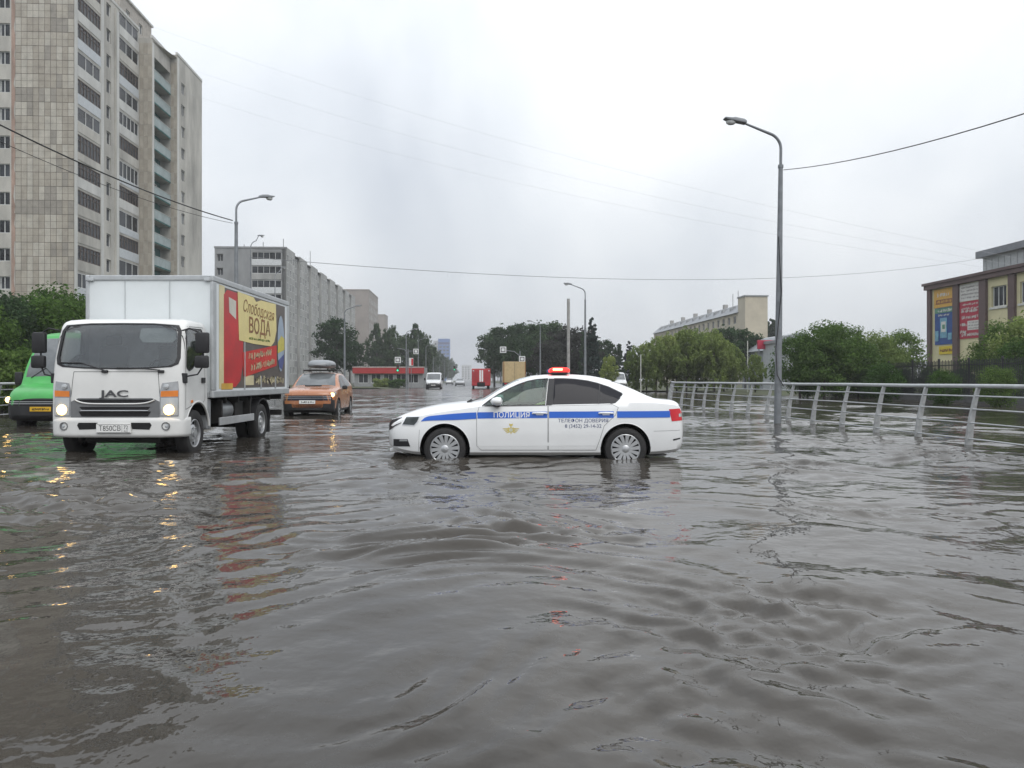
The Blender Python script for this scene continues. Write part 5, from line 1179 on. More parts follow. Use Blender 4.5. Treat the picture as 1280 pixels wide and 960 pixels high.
    # tiled returns
    for (x0, n_, y_, top) in ((.03, 3, 15.2, H - 1.2), (1.56, 2, 20.9, H - .9)):
        wdt = (1.47 if n_ == 3 else .76) / n_
        for m in range(2):
            q = MB(); q.box(.012, wdt - .012, -.03, -.003, .018, TH - .018); tmm = q.mesh('tile', m_tiles[m + 1])
            for r_ in range(int((top - .9) / TH)):
                for c_ in range(n_):
                    if (r_ + c_) % 2 == m: link('tile', tmm, root, (x0 + c_ * wdt, y_, .9 + r_ * TH))
tower()

m_grey_panel = M('grey_panel', (.26, .265, .27), .9, var=.2, scale=.25, stretch=(1, 1, .4)); m_pale_panel = M('pale_panel', (.36, .36, .35), .9, var=.25, scale=.3, stretch=(1, 1, .4)); m_mid_panel = M('mid_panel', (.27, .27, .265), .9, var=.25, scale=.3, stretch=(1, 1, .4))
def nine_storey():
    rnd = random.Random(3)
    root = empty('apartment_block', (*RW(-36.04, 152), 0), ROAD_ROT, 'long grey nine storey apartment block with stepped flank of many small windows', 'building')
    H = 26.9; FH = 2.75; F0 = 1.6
    w = MB(); P = face((0, 0, 0), (1, 0, 0), (0, -1, 0)); hs = []
    for k in range(9):
        z = F0 + FH * k; hs += [(-6.7, -.95, z + .03, z + 2.6), (-13.4, -12.2, z + .8, z + 2.2)]
    holed(w, P, -13.8, 0, -.3, H, hs, .9)
    w.add([(-13.8, 0, H - .2), (0, 0, H - .2), (0, 89, H - .2), (-13.8, 89, H - .2)], [(0, 1, 2, 3)]); w.add([(-13.8, 89, 0), (0, 89, 0), (0, 89, H), (-13.8, 89, H)], [(0, 1, 2, 3)]); w.add([(-13.8, 0, 0), (-13.8, 89, 0), (-13.8, 89, H), (-13.8, 0, H)], [(0, 1, 2, 3)])
    w.build('end_wall', m_grey_panel, root, fixn=False)
    g = MB(); g.box(-13.9, .1, -.1, .25, H, H + .35); g.build('parapet', m_grey_panel, root)
    for k in range(9):
        z = F0 + FH * k
        g = MB(); g.box(-6.68, -.97, -.05, .08, z + .03, z + 1.15); lg = g.build('loggia', M('loggia_white', (.58, .60, .61), .7, var=.08) if k != 7 else m_pale_panel, root)
        fm, pm = win_meshes(5.7, 1.42, 'five', 'front'); link('glazing_frame', fm, lg, (-6.68, .1, z + 1.17)); link('glazing_pane', pm, lg, (-6.68, .1, z + 1.17))
        put_window(root, (-13.4, .5, z + .8), 1.2, 1.4, 'two', 'front')
    # flank: alternating sections
    y = 0.0; i = 0; H2 = H
    while y < 88:
        L_ = [7.5, 4.4][i % 2]; off = .0 if i % 2 == 0 else -.45; mt = m_pale_panel if i % 2 == 0 else m_mid_panel
        sec = MB(); PS = face((off, y, 0), (0, 1, 0), (1, 0, 0)); hs = []
        nw = 3 if i % 2 == 0 else 1
        for k in range(9):
            z = F0 + FH * k
            for j in range(nw):
                c_ = L_ * (j + .5) / nw; hw = .78 if i % 2 == 0 else 1.3; hs.append((c_ - hw, c_ + hw, z + .8, z + 2.3))
        holed(sec, PS, 0, L_, -.3, H + (.3 if i % 2 == 0 else -.4), hs, .07)
        if i % 2 == 0:
            sec.add([(-.9, y, 0), (0, y, 0), (0, y, H + .3), (-.9, y, H + .3)], [(0, 1, 2, 3)]); sec.add([(-.9, y + L_, 0), (0, y + L_, 0), (0, y + L_, H + .3), (-.9, y + L_, H + .3)], [(0, 1, 2, 3)])
            sec.add([(-.9, y, H + .3), (0, y, H + .3), (0, y + L_, H + .3), (-.9, y + L_, H + .3)], [(0, 1, 2, 3)])
        sec.build('wall_section', mt, root, fixn=False)
        for h in hs: put_window(root, (off - .035, y + h[0], h[2]), h[1] - h[0], 1.5, 'two' if nw == 3 else 'five', 'east', rnd=rnd if y < 40 else None)
        y += L_; i += 1
    for xx, yy, hh in ((-2, 6, 3.0), (-1.5, 30, 4.5), (-5, 2, 1.6), (-9, 3, 1.3)):
        g = MB(); g.tube([(xx, yy, H - .2), (xx, yy, H + hh)], .06, 6); a = g.build('roof_aerial', m_dark, root)
nine_storey()
def plain_block(name, loc, rz, W, L, H, mt, label, rows, cols_f, cols_s, ww=1.3, wh=1.4, side='east', F0=1.4, FH=2.8, roofmt=None, cat='building', fkind='two'):
    root = empty(name, loc, rz, label, cat)
    w = MB(); fh = []; sh = []
    for k in range(rows):
        z = F0 + FH * k
        for c_ in cols_f: fh.append((c_, c_ + ww, z + .8, z + .8 + wh))
        for c_ in cols_s: sh.append((c_, c_ + ww, z + .8, z + .8 + wh))
    # block occupies x in [-W,0] (east) or [0,W] (west), y in [0,L]
    if side == 'east':
        holed(w, face((-W, 0, 0), (1, 0, 0), (0, -1, 0)), 0, W, -.3, H, fh, .25); holed(w, face((0, 0, 0), (0, 1, 0), (1, 0, 0)), 0, L, -.3, H, sh, .08)
        w.add([(-W, 0, H), (0, 0, H), (0, L, H), (-W, L, H)], [(0, 1, 2, 3)]); w.add([(-W, L, 0), (0, L, 0), (0, L, H), (-W, L, H)], [(0, 1, 2, 3)]); w.add([(-W, 0, 0), (-W, L, 0), (-W, L, H), (-W, 0, H)], [(0, 1, 2, 3)])
    else:
        holed(w, face((0, 0, 0), (1, 0, 0), (0, -1, 0)), 0, W, -.3, H, fh, .25); holed(w, face((0, L, 0), (0, -1, 0), (-1, 0, 0)), 0, L, -.3, H, sh, .25)
        w.add([(W, 0, H), (0, 0, H), (0, L, H), (W, L, H)], [(0, 1, 2, 3)]); w.add([(W, L, 0), (0, L, 0), (0, L, H), (W, L, H)], [(0, 1, 2, 3)]); w.add([(W, 0, 0), (W, L, 0), (W, L, H), (W, 0, H)], [(0, 1, 2, 3)])
    w.build('wall', mt, root, fixn=False)
    g = MB(); (g.box(-W - .1, .1, -.1, L + .1, H + .002, H + .4) if side == 'east' else g.box(-.1, W + .1, -.1, L + .1, H + .002, H + .4)); g.build('parapet', roofmt or mt, root)
    for h in fh: put_window(root, ((-W if side == 'east' else 0) + h[0], .18, h[2]), ww, wh, fkind, 'front')
    for h in sh: put_window(root, (-.04, h[0], h[2]) if side == 'east' else (.18, L - h[0], h[2]), ww, wh, fkind, side)
    return root
m_brown = M('brown_block', (.30, .27, .25), .9, var=.12, scale=.2)
plain_block('apartment_block', (*RW(-38.3 + 4.0, 262), 0), ROAD_ROT, 11, 26, 31.4, m_brown, 'brownish high apartment block behind the end of the long grey block', 10, [1.0], [2 + 4 * i for i in range(6)], 1.6, 1.6)
plain_block('apartment_block', (*RW(-38, 345), 0), ROAD_ROT, 22, 12, 30.0, m_brown, 'low brown apartment block rising behind the roadside poplars', 8, [2 + 3.2 * i for i in range(6)], [2, 6], 1.5, 1.5)
m_blue = M('blue_cladding', (.09, .17, .40), .4, var=.1, scale=.2); m_palet = M('pale_tower', (.48, .49, .50), .9, var=.1)
bt = plain_block('office_tower', (*RW(-18.5, 700), 0), ROAD_ROT, 10.5, 12, 38, m_blue, 'blue glass office tower closing the far end of the street', 11, [1, 4.2, 7.4], [], 2.2, 1.6, FH=3.1)
g = MB(); g.box(-10.3, -.2, -.35, -.12, 33.5, 35.2); g.build('sign_band', M('sign_indigo', (.05, .05, .16), .5), bt)
plain_block('office_tower', (*RW(-29.5, 705), 0), ROAD_ROT, 4.2, 12, 36.5, m_palet, 'pale slender tower block standing behind the blue office tower', 11, [1.2], [], 1.6, 1.6, FH=3.1)
plain_block('apartment_block', (*RW(1.5, 1100), 0), ROAD_ROT, 14, 12, 22, m_palet, 'hazy pale block closing the vanishing point of the street', 6, [1, 5, 9], [], 2, 2, FH=3.2)

def red_shop():
    root = empty('corner_shop', px_loc(443, 118, 0), ROAD_ROT * .5, 'low grey shop with a long red fascia behind the hedge', 'shop')
    W = 10.4; Hh = 3.1; w = MB(); hs = [(.6 + 1.9 * i, 2.1 + 1.9 * i, .7, 2.1) for i in range(5)]
    holed(w, face((0, 0, 0), (1, 0, 0), (0, -1, 0)), 0, W, -.2, Hh, hs, .2); w.add([(W, 0, 0), (W, 8, 0), (W, 8, Hh), (W, 0, Hh)], [(0, 1, 2, 3)]); w.add([(0, 0, 0), (0, 8, 0), (0, 8, Hh), (0, 0, Hh)], [(0, 1, 2, 3)]); w.add([(0, 0, Hh), (W, 0, Hh), (W, 8, Hh), (0, 8, Hh)], [(0, 1, 2, 3)])
    w.build('wall', M('shop_grey', (.30, .31, .315), .8, var=.12), root, fixn=False)
    for i, h in enumerate(hs): put_window(root, (h[0], .15, h[2]), 1.5, 1.4, 'two', 'front')
    g = MB(); g.box(-.2, W + .2, -.5, -.003, 2.15, 3.05); f_ = g.build('fascia', M('fascia_red', (.40, .03, .03), .5, var=.08), root, None, .02)
    g = MB(); g.box(-.25, W + .25, -.55, 0, 3.052, 3.2); g.build('fascia_cap', M('cap_pale', (.5, .45, .43), .6), root)
red_shop()

m_buff = M('buff_render', (.50, .45, .36), .9, var=.12, scale=.3); m_roofgrey = M('grey_roof_sheet', (.27, .285, .30), .6, var=.15, scale=.5)
def five_storey():
    root = empty('apartment_block', (*RW(52.0, 150), 0), ROAD_ROT, 'long buff five storey block with grey pitched roof and dormers behind the green trees', 'building')
    H = 14.2; L = 70
    w = MB(); hs = [(2 + 3.4 * i, 3.5 + 3.4 * i, 1.2 + 2.75 * k, 2.7 + 2.75 * k) for i in range(20) for k in range(5)]
    holed(w, face((0, L, 0), (0, -1, 0), (-1, 0, 0)), 0, L, -.3, H, hs, .25); holed(w, face((0, 0, 0), (1, 0, 0), (0, -1, 0)), 0, 4, -.3, H, [], .2); w.add([(0, L, 0), (4, L, 0), (4, L, H), (0, L, H)], [(0, 1, 2, 3)])
    w.build('wall', m_buff, root, fixn=False)
    for h in hs:
        if h[2] > 5: put_window(root, (.18, L - h[0], h[2]), 1.5, 1.5, 'two', 'west')
    g = MB(); g.prism([(-.5, H), (2.0, H + 2.1), (4.3, H)], lambda u, v, t: (u, t, v), -.3, L); g.build('roof', m_roofgrey, root)
    for i in range(12):
        g = MB(); y_ = 6 + i * 5.3; g.prism([(.5, H + .62), (.5, H + 1.5), (.8, H + 1.75), (1.6, H + 1.75), (1.6, H + 1.2)], lambda u, v, t: (u, t, v), y_, y_ + 1.2); g.build('dormer', M('dormer_grey', (.33, .34, .35), .7), root)
    for i in range(6):
        g = MB(); y_ = 4 + i * 11; g.box(2.0, 2.8, y_, y_ + 1.0, H + 1.4, H + 3.0); g.build('chimney', M('chimney_grey', (.36, .35, .34), .9), root)
    for xx, yy in ((1.5, 5), (2.5, 11)):
        g = MB(); g.tube([(xx, yy, H + 1), (xx, yy, H + 4.8)], .05, 6); g.build('roof_aerial', m_dark, root)
    g = MB(); g.box(-.3, 4.0, -4.0, -.02, -.3, 16.9); tw = g.build('stair_tower', m_buff, root)
    g = MB(); g.box(-.45, 4.15, -4.15, .1, 16.9, 17.15); g.build('tower_cap', m_roofgrey, tw)
five_storey()

def side_shop():
    root = empty('roadside_shop', (*RW(32.6, 84), 0), ROAD_ROT, 'low grey shop with a bright red fascia sign beside the tall lamp', 'shop')
    w = MB(); hs = [(.6, 1.9, .9, 2.6), (2.5, 3.8, .9, 2.6), (4.4, 5.7, .9, 2.6)]
    holed(w, face((0, 0, 0), (1, 0, 0), (0, -1, 0)), 0, 7, -.2, 4.4, hs, .2); w.add([(0, 0, 0), (0, 9, 0), (0, 9, 4.4), (0, 0, 4.4)], [(0, 1, 2, 3)]); w.add([(7, 0, 0), (7, 9, 0), (7, 9, 4.4), (7, 0, 4.4)], [(0, 1, 2, 3)])
    w.build('wall', M('shop_bluegrey', (.28, .30, .32), .8, var=.12), root, fixn=False)
    for h in hs: put_window(root, (h[0], .15, h[2]), 1.3, 1.7, 'two', 'front')
    g = MB(); g.prism([(-.4, 4.4), (1.2, 5.9), (3.2, 6.3), (7.4, 4.4)], lambda u, v, t: (u, t, v), -.3, 9.3); g.build('roof', m_roofgrey, root)
    g = MB(); g.box(-1.75, .35, -.6, -.35, 4.5, 5.45); s_ = g.build('fascia_sign', M('sign_crimson', (.42, .025, .06), .45, var=.08), root, None, .03)
    g = MB(); g.box(-1.6, -1.52, -.5, -.42, -.2, 4.5); g.build('sign_post', m_galv, s_)
    root2 = empty('utility_building', px_loc(982, 78, 0), ROAD_ROT, 'plain pale grey low building right of the tall lamp behind bushes', 'building')
    w = MB(); hs = [(1.2, 2.6, 2.6, 3.6), (4.2, 5.6, 2.6, 3.6)]; holed(w, face((0, 0, 0), (1, 0, 0), (0, -1, 0)), 0, 8, -.2, 5.0, hs, .2); w.add([(0, 0, 0), (0, 6, 0), (0, 6, 5), (0, 0, 5)], [(0, 1, 2, 3)])
    w.build('wall', M('utility_grey', (.42, .44, .45), .8, var=.1), root2, fixn=False)
    for h in hs: put_window(root2, (h[0], .15, h[2]), 1.4, 1.0, 'two', 'front')
    g = MB(); g.box(-.2, 8.2, -.2, 6.2, 5.002, 5.3); g.build('roof', m_roofgrey, root2)
side_shop()

def ad_building():
    C0, S1, S0 = 41.1, 69.6, 34.0
    root = empty('shop_building', (*RW(C0, S0), 0), ROAD_ROT, 'cream building with brown pilasters and cornice behind the dark fence', 'building')
    L = S1 - S0; H = 9.55
    # flank faces the street (west); u runs from the far end towards the camera
    P = face((0, L, 0), (0, -1, 0), (-1, 0, 0)); m_cream = M('cream_render', (.62, .57, .36), .85, var=.1, scale=.3); m_brn = M('brown_trim', (.12, .08, .078), .7, var=.15, scale=.6)
    def U(px):  # distance from the far corner for a point of the flank seen in direction px
        return S1 - C0 * FPX / (px - 588)
    bays = [(1165, 1193.0), (1199.5, 1226), (1234.5, 1262.5), (1270.5, 1300), (1309, 1340), (1350, 1385), (1398, 1437)]
    hs = []
    w = MB()
    for i, (a, b) in enumerate(bays):
        if i >= 2:
            ua, ub = U(a), U(b); m = (ua + ub) / 2; hs += [(m - .85, m + .85, 6.9, 8.5), (m - .85, m + .85, 3.0, 4.6)]
    holed(w, P, 0, L, -.3, H, hs, .25); w.add([(0, L, 0), (14, L, 0), (14, L, H), (0, L, H)], [(0, 1, 2, 3)]); w.add([(0, 0, 0), (14, 0, 0), (14, 0, H), (0, 0, H)], [(0, 1, 2, 3)]); w.add([(0, 0, H), (14, 0, H), (14, L, H), (0, L, H)], [(0, 1, 2, 3)])
    w.build('wall', m_cream, root, fixn=False)
    for h in hs: put_window(root, (.18, L - h[0], h[2]), 1.7, 1.6, 'three', 'west')
    for h in hs:
        g = MB(); g.box(-.10, -.003, L - h[1] - .15, L - h[0] + .15, h[2] - .18, h[2] - .02); g.build('window_sill', M('sill_white', (.6, .6, .57), .7), root)
    edges = [(1161, 1165)] + [(bays[i][1], bays[i + 1][0]) for i in range(len(bays) - 1)]
    for a, b in edges:
        g = MB(); g.box(-.22, -.003, L - U(b), L - U(a), -.3, H - .36); g.build('pilaster', m_brn, root)
    g = MB(); g.box(-.35, 14.2, -.2, L + .25, H - .355, H + .2); g.build('cornice', m_brn, root)
    g = MB(); g.box(-.46, -.36, -.2, L + .4, H + .02, H + .24); g.build('cornice_lip', m_brn, root)
    g = MB(); g.box(-.04, -.004, L - U(1193), L - U(1165), -.2, 1.2); g.build('plinth', m_brn, root)
    # banners: things hung on the wall
    def banner(px0, px1, z0, z1, label, fills):
        u0, u1 = U(px0), U(px1); W = u1 - u0
        o_ = empty('advertising_banner', (*RW(C0 - .0, S0), 0), ROAD_ROT, label, 'banner')
        def bx(a, b, c, d, off, mt, nm, par, kind=None):
            g = MB(); g.box(-off - .012, -off, L - (u0 + W * b), L - (u0 + W * a), z0 + (z1 - z0) * c, z0 + (z1 - z0) * d); q = g.build(nm, mt, par)
            return q
        base = bx(0, 1, 0, 1, .05, fills[0][1], 'banner_sheet', o_)
        for k, (rc, mt, nm) in enumerate(fills[1:]):
            if len(rc) == 4: bx(*rc, .066 + .004 * k, mt, nm, base)
            else:
                seed, a, b, c, n_, hh, lines = rc
                g = MB(); flat_on(g, scribble(seed, W * (b - a), hh, hh * .22, n_, lines, 1.7), lambda u, v: (-.075 - .004 * k, L - (u0 + W * (a + b) / 2 + u), z0 + (z1 - z0) * c + v)); tag(g.build(nm, mt, base), kind='stuff')
    oy = M('banner_amber', (.62, .36, .07), .6, var=.12); bl = M('banner_blue', (.015, .07, .26), .5, var=.2); lb = M('banner_lightblue', (.16, .36, .48), .5, var=.2); wh = M('banner_white', (.62, .61, .58), .6, var=.08)
    cr = M('banner_crimson', (.42, .03, .06), .6, var=.12); gn = M('banner_green', (.10, .25, .16), .6, var=.2); brn2 = M('banner_brown', (.22, .08, .04), .6); yl = M('banner_yellow', (.62, .47, .03), .6, var=.1)
    banner(1168, 1192.5, 7.5, 9.1, 'amber upper banner with brown lettering on the cream building end bay', [(0, oy), ((.1, .92, .18, .42), brn2, 'text_plate'), ((21, .14, .88, .30, 8, .28, 1), oy, 'lettering'), ((22, .12, .8, .68, 6, .35, 1), wh, 'lettering')])
    banner(1169, 1192.5, 4.25, 7.45, 'blue banner with pale bottle picture below the amber one', [(0, bl), ((.02, .95, .86, .99), gn, 'headline_plate'), ((23, .1, .88, .92, 7, .3, 1), wh, 'lettering'), ((24, .15, .8, .80, 7, .2, 1), wh, 'lettering'), ((.30, .66, .18, .72), lb, 'bottle_picture'), ((.36, .60, .34, .62), wh, 'bottle_label'), ((.42, .56, .42, .54), gn, 'leaf_picture'), ((.04, .22, .10, .38), lb, 'cup_picture'), ((.72, .92, .12, .30), lb, 'ring_picture')])
    banner(1200, 1225.5, 7.7, 9.12, 'white banner with grey lettering high on the second bay', [(0, wh), ((25, .06, .94, .80, 9, .17, 4), M('banner_grey', (.20, .17, .18), .6), 'lettering')])
    banner(1200, 1225.5, 4.6, 7.66, 'crimson banner with white panel and lettering below the white one', [(0, cr), ((.40, .98, .22, .47), wh, 'white_panel'), ((26, .44, .94, .42, 6, .14, 3), M('banner_grey', (.20, .17, .18), .6), 'lettering'), ((27, .08, .92, .92, 8, .2, 2), wh, 'lettering'), ((28, .08, .92, .74, 7, .3, 2), wh, 'lettering'), ((29, .04, .34, .38, 3, .35, 2), wh, 'lettering'), ((30, .08, .92, .1, 8, .3, 1), wh, 'lettering')])
    banner(1174, 1192.5, 3.4, 4.1, 'small yellow sign at the foot of the blue banner', [(0, yl), ((31, .1, .9, .5, 6, .3, 1), brn2, 'lettering')])
    # upper hall behind
    r2 = empty('hall_building', (*RW(50.2, 76), 0), ROAD_ROT, 'grey corrugated hall rising behind the cream building roof', 'building')
    g = MB(); g.box(0, 12, -26, 0, 8, 13.1); g.build('wall', M('hall_grey', (.40, .42, .43), .7, var=.1), r2)
    for k in range(30):
        g = MB(); g.box(-.04, -.003, -.5 - k * .86, -.46 - k * .86, 9.5, 12.9); g.build('wall_rib', M('hall_rib', (.34, .36, .37), .7), r2)
    g = MB(); g.box(-.5, 12.5, -26.5, .4, 13.1, 13.75); g.build('roof', M('hall_roof', (.20, .21, .23), .7), r2)
ad_building()

# dark picket fence in front of the cream building
def picket_fence():
    m_f = M('fence_dark', (.018, .02, .022), .6, var=.2)
    root = empty('picket_fence', (*RW(26.2, 33), .0), ROAD_ROT, 'tall dark metal picket fence in front of the cream building', 'fence')
    L = 26
    for k in range(11):
        g = MB(); g.box(-.05, .05, k * 2.6 - .05, k * 2.6 + .05, 0, 2.35); g.build('post', m_f, root, None, .01)
    for z in (.35, 1.95):
        g = MB(); g.box(-.025, .025, 0, L, z, z + .05); g.build('rail', m_f, root)
    pk = MB()
    for k in range(int(L / .13)): pk.box(-.035, -.012, k * .13, k * .13 + .05, .12, 2.2 + .05 * (k % 2))
    tag(pk.build('pickets', m_f, root), kind='stuff')
    g = MB(); g.box(-.14, .14, -.2, L + .2, -.3, .30); g.build('plinth', M('fence_plinth', (.10, .10, .10), .9, var=.2), root)
picket_fence()

# ================================================================== trees and shrubs
m_bark = M('bark', (.06, .05, .042), .95, var=.35, scale=5, bump=.6, bscale=14, stretch=(1, 1, .3))
LM = {'dark': leaf_mat('leaf_dark', (.032, .060, .032), (.075, .120, .058)), 'mid': leaf_mat('leaf_mid', (.050, .095, .026), (.120, .195, .055)), 'light': leaf_mat('leaf_light', (.160, .220, .065), (.285, .345, .120)),
      'blue': leaf_mat('leaf_blue', (.022, .038, .034), (.048, .072, .062)), 'plum': leaf_mat('leaf_plum', (.048, .046, .044), (.075, .080, .068))}
def leaf_cloud(C, Rad, n_per, size, rs, flat=.0, vert=0.0, up=.3):
    """leaf quads scattered round clump centres C with radii Rad"""
    idx = np.repeat(np.arange(len(C)), n_per); n = len(idx)
    d = rs.normal(size=(n, 3)); d /= np.linalg.norm(d, axis=1)[:, None]; r = rs.random(n) ** .45
    P = C[idx] + d * (r * Rad[idx])[:, None] * (np.array([1, 1, .8]) if vert < .5 else np.array([.75, .75, 1.35]))
    nrm = d + rs.normal(size=(n, 3)) * .55 + np.array([0, 0, up]); nrm /= np.linalg.norm(nrm, axis=1)[:, None]
    t = rs.normal(size=(n, 3)); t[:, 2] += vert * 3; t -= nrm * (t * nrm).sum(1)[:, None]; t /= np.linalg.norm(t, axis=1)[:, None] + 1e-9
    b = np.cross(nrm, t); s = size * (0.6 + .8 * rs.random(n)); L = s[:, None] * t * (1.0 + vert); W = s[:, None] * b * .62
    V = np.empty((n, 4, 3)); V[:, 0] = P - L; V[:, 1] = P + W * .9; V[:, 2] = P + L; V[:, 3] = P - W * .9 + nrm * s[:, None] * .25
    return V.reshape(-1, 3)
def mesh_quads(name, V, mat):
    n = len(V) // 4; me = bpy.data.meshes.new(name); me.vertices.add(len(V)); me.vertices.foreach_set('co', V.astype(np.float32).ravel())
    me.loops.add(n * 4); me.loops.foreach_set('vertex_index', np.arange(n * 4, dtype=np.int32)); me.polygons.add(n)
    me.polygons.foreach_set('loop_start', np.arange(0, n * 4, 4, dtype=np.int32)); me.materials.append(mat); me.update(calc_edges=True); return me
def tree_proto(kind, seed, H, rx, leaf, size, nclump, nper, base=.28, trunk_r=.16):
    rs = np.random.RandomState(seed); rnd = random.Random(seed)
    zb = H * base; zc = (H + zb) / 2; rz = (H - zb) / 2; C = []
    while len(C) < nclump:
        p = rs.uniform(-1, 1, 3); q = np.linalg.norm(p)
        if q > 1 or q < .30 * (rs.random() < .75): continue
        x, y, z = p
        if kind == 'cone': k = (1 - (z + 1) / 2) * .95 + .06; lim = 1.0; ang = rs.uniform(0, 6.28); rr = k * rs.uniform(.35, 1); C.append((rx * rr * math.cos(ang), rx * rr * math.sin(ang), zc + rz * z)); continue
        taper = 1.0 if kind == 'round' else (1 - .35 * max(0, z)) if kind == 'column' else 1.0
        C.append((x * rx * taper, y * rx * taper, zc + z * rz))
    C = np.array(C); C[:, :2] *= 1 + .18 * np.sin(C[:, 2:3] * 1.7 + seed) ; C[:, :2] += rs.normal(size=(nclump, 2)) * rx * .07
    if kind == 'cone': Rad = rx * .20 * (1.25 - (C[:, 2] - zb) / (H - zb)) + .08
    else: Rad = min(rx, rz) * (rs.uniform(.2, .40, nclump) if kind != 'sprout' else rs.uniform(.14, .30, nclump))
    vert = .6 if kind in ('column', 'sprout') else 0
    V = leaf_cloud(C, Rad, nper, size, rs, vert=vert, up=.35 if kind != 'cone' else -.1)
    if kind in ('sprout', 'round', 'column'):   # stray twigs breaking the outline
        k = nclump // 2; D = rs.normal(size=(k, 3)); D[:, 2] = np.abs(D[:, 2]) * (.9 if kind != 'sprout' else 2); D /= np.linalg.norm(D, axis=1)[:, None]
        C2 = np.array([0, 0, zc]) + D * np.array([rx, rx, rz]) * rs.uniform(.82, 1.0, k)[:, None]
        V = np.vstack([V, leaf_cloud(C2, np.full(k, min(rx, rz) * .17), max(6, nper // 7), size, rs, vert=vert)])
    crown = mesh_quads('crown', V, LM[leaf])
    t = MB(); lean = rnd.uniform(-.03, .03) * H
    top = H * (.9 if kind == 'cone' else .72)
    t.tube([(0, 0, -.2), (lean * .3, 0, top * .35), (lean * .7, lean * .4, top * .7), (lean, lean * .6, top)], [trunk_r * 1.25, trunk_r * .9, trunk_r * .6, trunk_r * .18], 9)
    if kind != 'cone':
        sel = C[rs.permutation(len(C))[:14]]
        for c in sel:
            z0 = max(zb * .7, min(top * .9, c[2] - rnd.uniform(.25, .5) * (c[2] - zb * .5))); s0 = Vector((lean * z0 / top, lean * .5 * z0 / top, z0)); c_ = Vector(c)
            mid = s0.lerp(c_, .5) + Vector((0, 0, .06 * H)); t.tube([s0, mid, c_], [trunk_r * .42, trunk_r * .25, trunk_r * .07], 6)
    return crown, t.mesh('trunk', m_bark, 50)
PR = {}
def tree(kind, loc, s, rz, label, name='tree', cat='tree', group=None, sz=None):
    cm, tm = PR[kind]; root = empty(name, loc, rz, label, cat, group); root.scale = (s, s, s * (sz or 1))
    link('trunk', tm, root); link('crown', cm, root); return root
PR['round'] = tree_proto('round', 11, 10, 3.1, 'dark', .20, 80, 62); PR['round2'] = tree_proto('round', 23, 10, 2.8, 'dark', .20, 74, 62)
PR['poplar'] = tree_proto('column', 5, 11, 2.1, 'dark', .20, 74, 60, .12); PR['poplar2'] = tree_proto('column', 8, 11, 1.9, 'dark', .20, 70, 60, .10)
PR['plum'] = tree_proto('round', 31, 9, 3.0, 'plum', .20, 74, 60, .15)
PR['spruce'] = tree_proto('cone', 3, 10, 1.9, 'blue', .15, 150, 60, .06); PR['spruce2'] = tree_proto('cone', 6, 10, 1.7, 'dark', .15, 140, 55, .06)
PR['willow'] = tree_proto('sprout', 14, 7, 1.7, 'light', .10, 130, 52, .07, .09); PR['willow2'] = tree_proto('sprout', 19, 7, 1.55, 'light', .10, 126, 52, .06, .09)
PR['bush'] = tree_proto('round', 41, 5, 2.2, 'mid', .085, 90, 115, .06, .09); PR['bush2'] = tree_proto('round', 43, 5, 2.3, 'mid', .085, 90, 115, .05, .09)
PR['shade'] = tree_proto('round', 51, 6, 2.5, 'dark', .085, 120, 135, .05, .1)
PR['lshrub'] = tree_proto('round', 61, 2.0, 1.3, 'mid', .07, 50, 150, .02, .04)
PR['lightbush'] = tree_proto('round', 67, 5, 2.2, 'light', .085, 84, 105, .06, .09)

# left, behind minibus and truck
for i, (px, Y, k, s, lab) in enumerate([(-8, 33, 'shade', .80, 'dark leafy tree at the foot of the tower, beyond the left railing end'), (28, 36, 'bush', .98, 'green leafy tree rising right behind the green minibus'), (66, 34, 'bush', .93, 'leafy green tree squeezed between minibus and truck box'), (92, 38, 'bush2', 1.10, 'bright green tree top against the tiled tower beside the truck box'),
                                         (-60, 30, 'bush', .95, 'leafy tree left of the dark tree behind the railing'), (135, 44, 'shade', .85, 'dark tree hidden low behind the cab of the truck')]):
    tree(k, px_loc(px, Y, .05), s, i * 1.3, lab)
for i, px in enumerate((2, 30, 58)):
    tree('lshrub', px_loc(px, 27.5 + i, .05), 1.1, i * 2.1, ('low shrub right behind the left railing post', 'low shrub behind the minibus bonnet', 'low shrub behind the minibus windscreen')[i], 'shrub', 'shrub')
# round tree by the grey block, poplars behind the red shop
tree('round', px_loc(421, 118, 0), 1.04, .4, 'dark round tree standing in front of the long grey block')
tree('round2', px_loc(437, 126, 0), .80, 1.4, 'smaller tree tucked against the right side of the dark round tree')
for i, (px, Y, k, s, lab) in enumerate([(470, 150, 'poplar', 1.06, 'dark poplar behind the left end of the red banded shop'), (487, 152, 'poplar2', 1.08, 'dark poplar rising right above the green traffic signal'), (504, 158, 'round', 1.0, 'broad dark tree between the poplar pair and the street lamps'), (520, 160, 'poplar', 1.12, 'tall dark poplar behind the hanging traffic sign'), (532, 168, 'poplar2', 1.04, 'dark poplar at the street edge left of the white van')]):
    tree(k, px_loc(px, Y, 0), s, i * 1.1, lab)
rt = random.Random(5)
for i in range(16):
    s_ = 185 + i * 26 + rt.uniform(-5, 5); tree(rt.choice(['round', 'poplar', 'round2', 'poplar2']), (*RW(-13.5 + rt.uniform(-2, 1.5), s_), 0), rt.uniform(.95, 1.2) * (1 + i * .015), rt.uniform(0, 6), 'dark street tree, ' + ORD[i] + ' of the left kerb row counted from the white van', 'tree', 'tree', 'far trees on the left kerb')
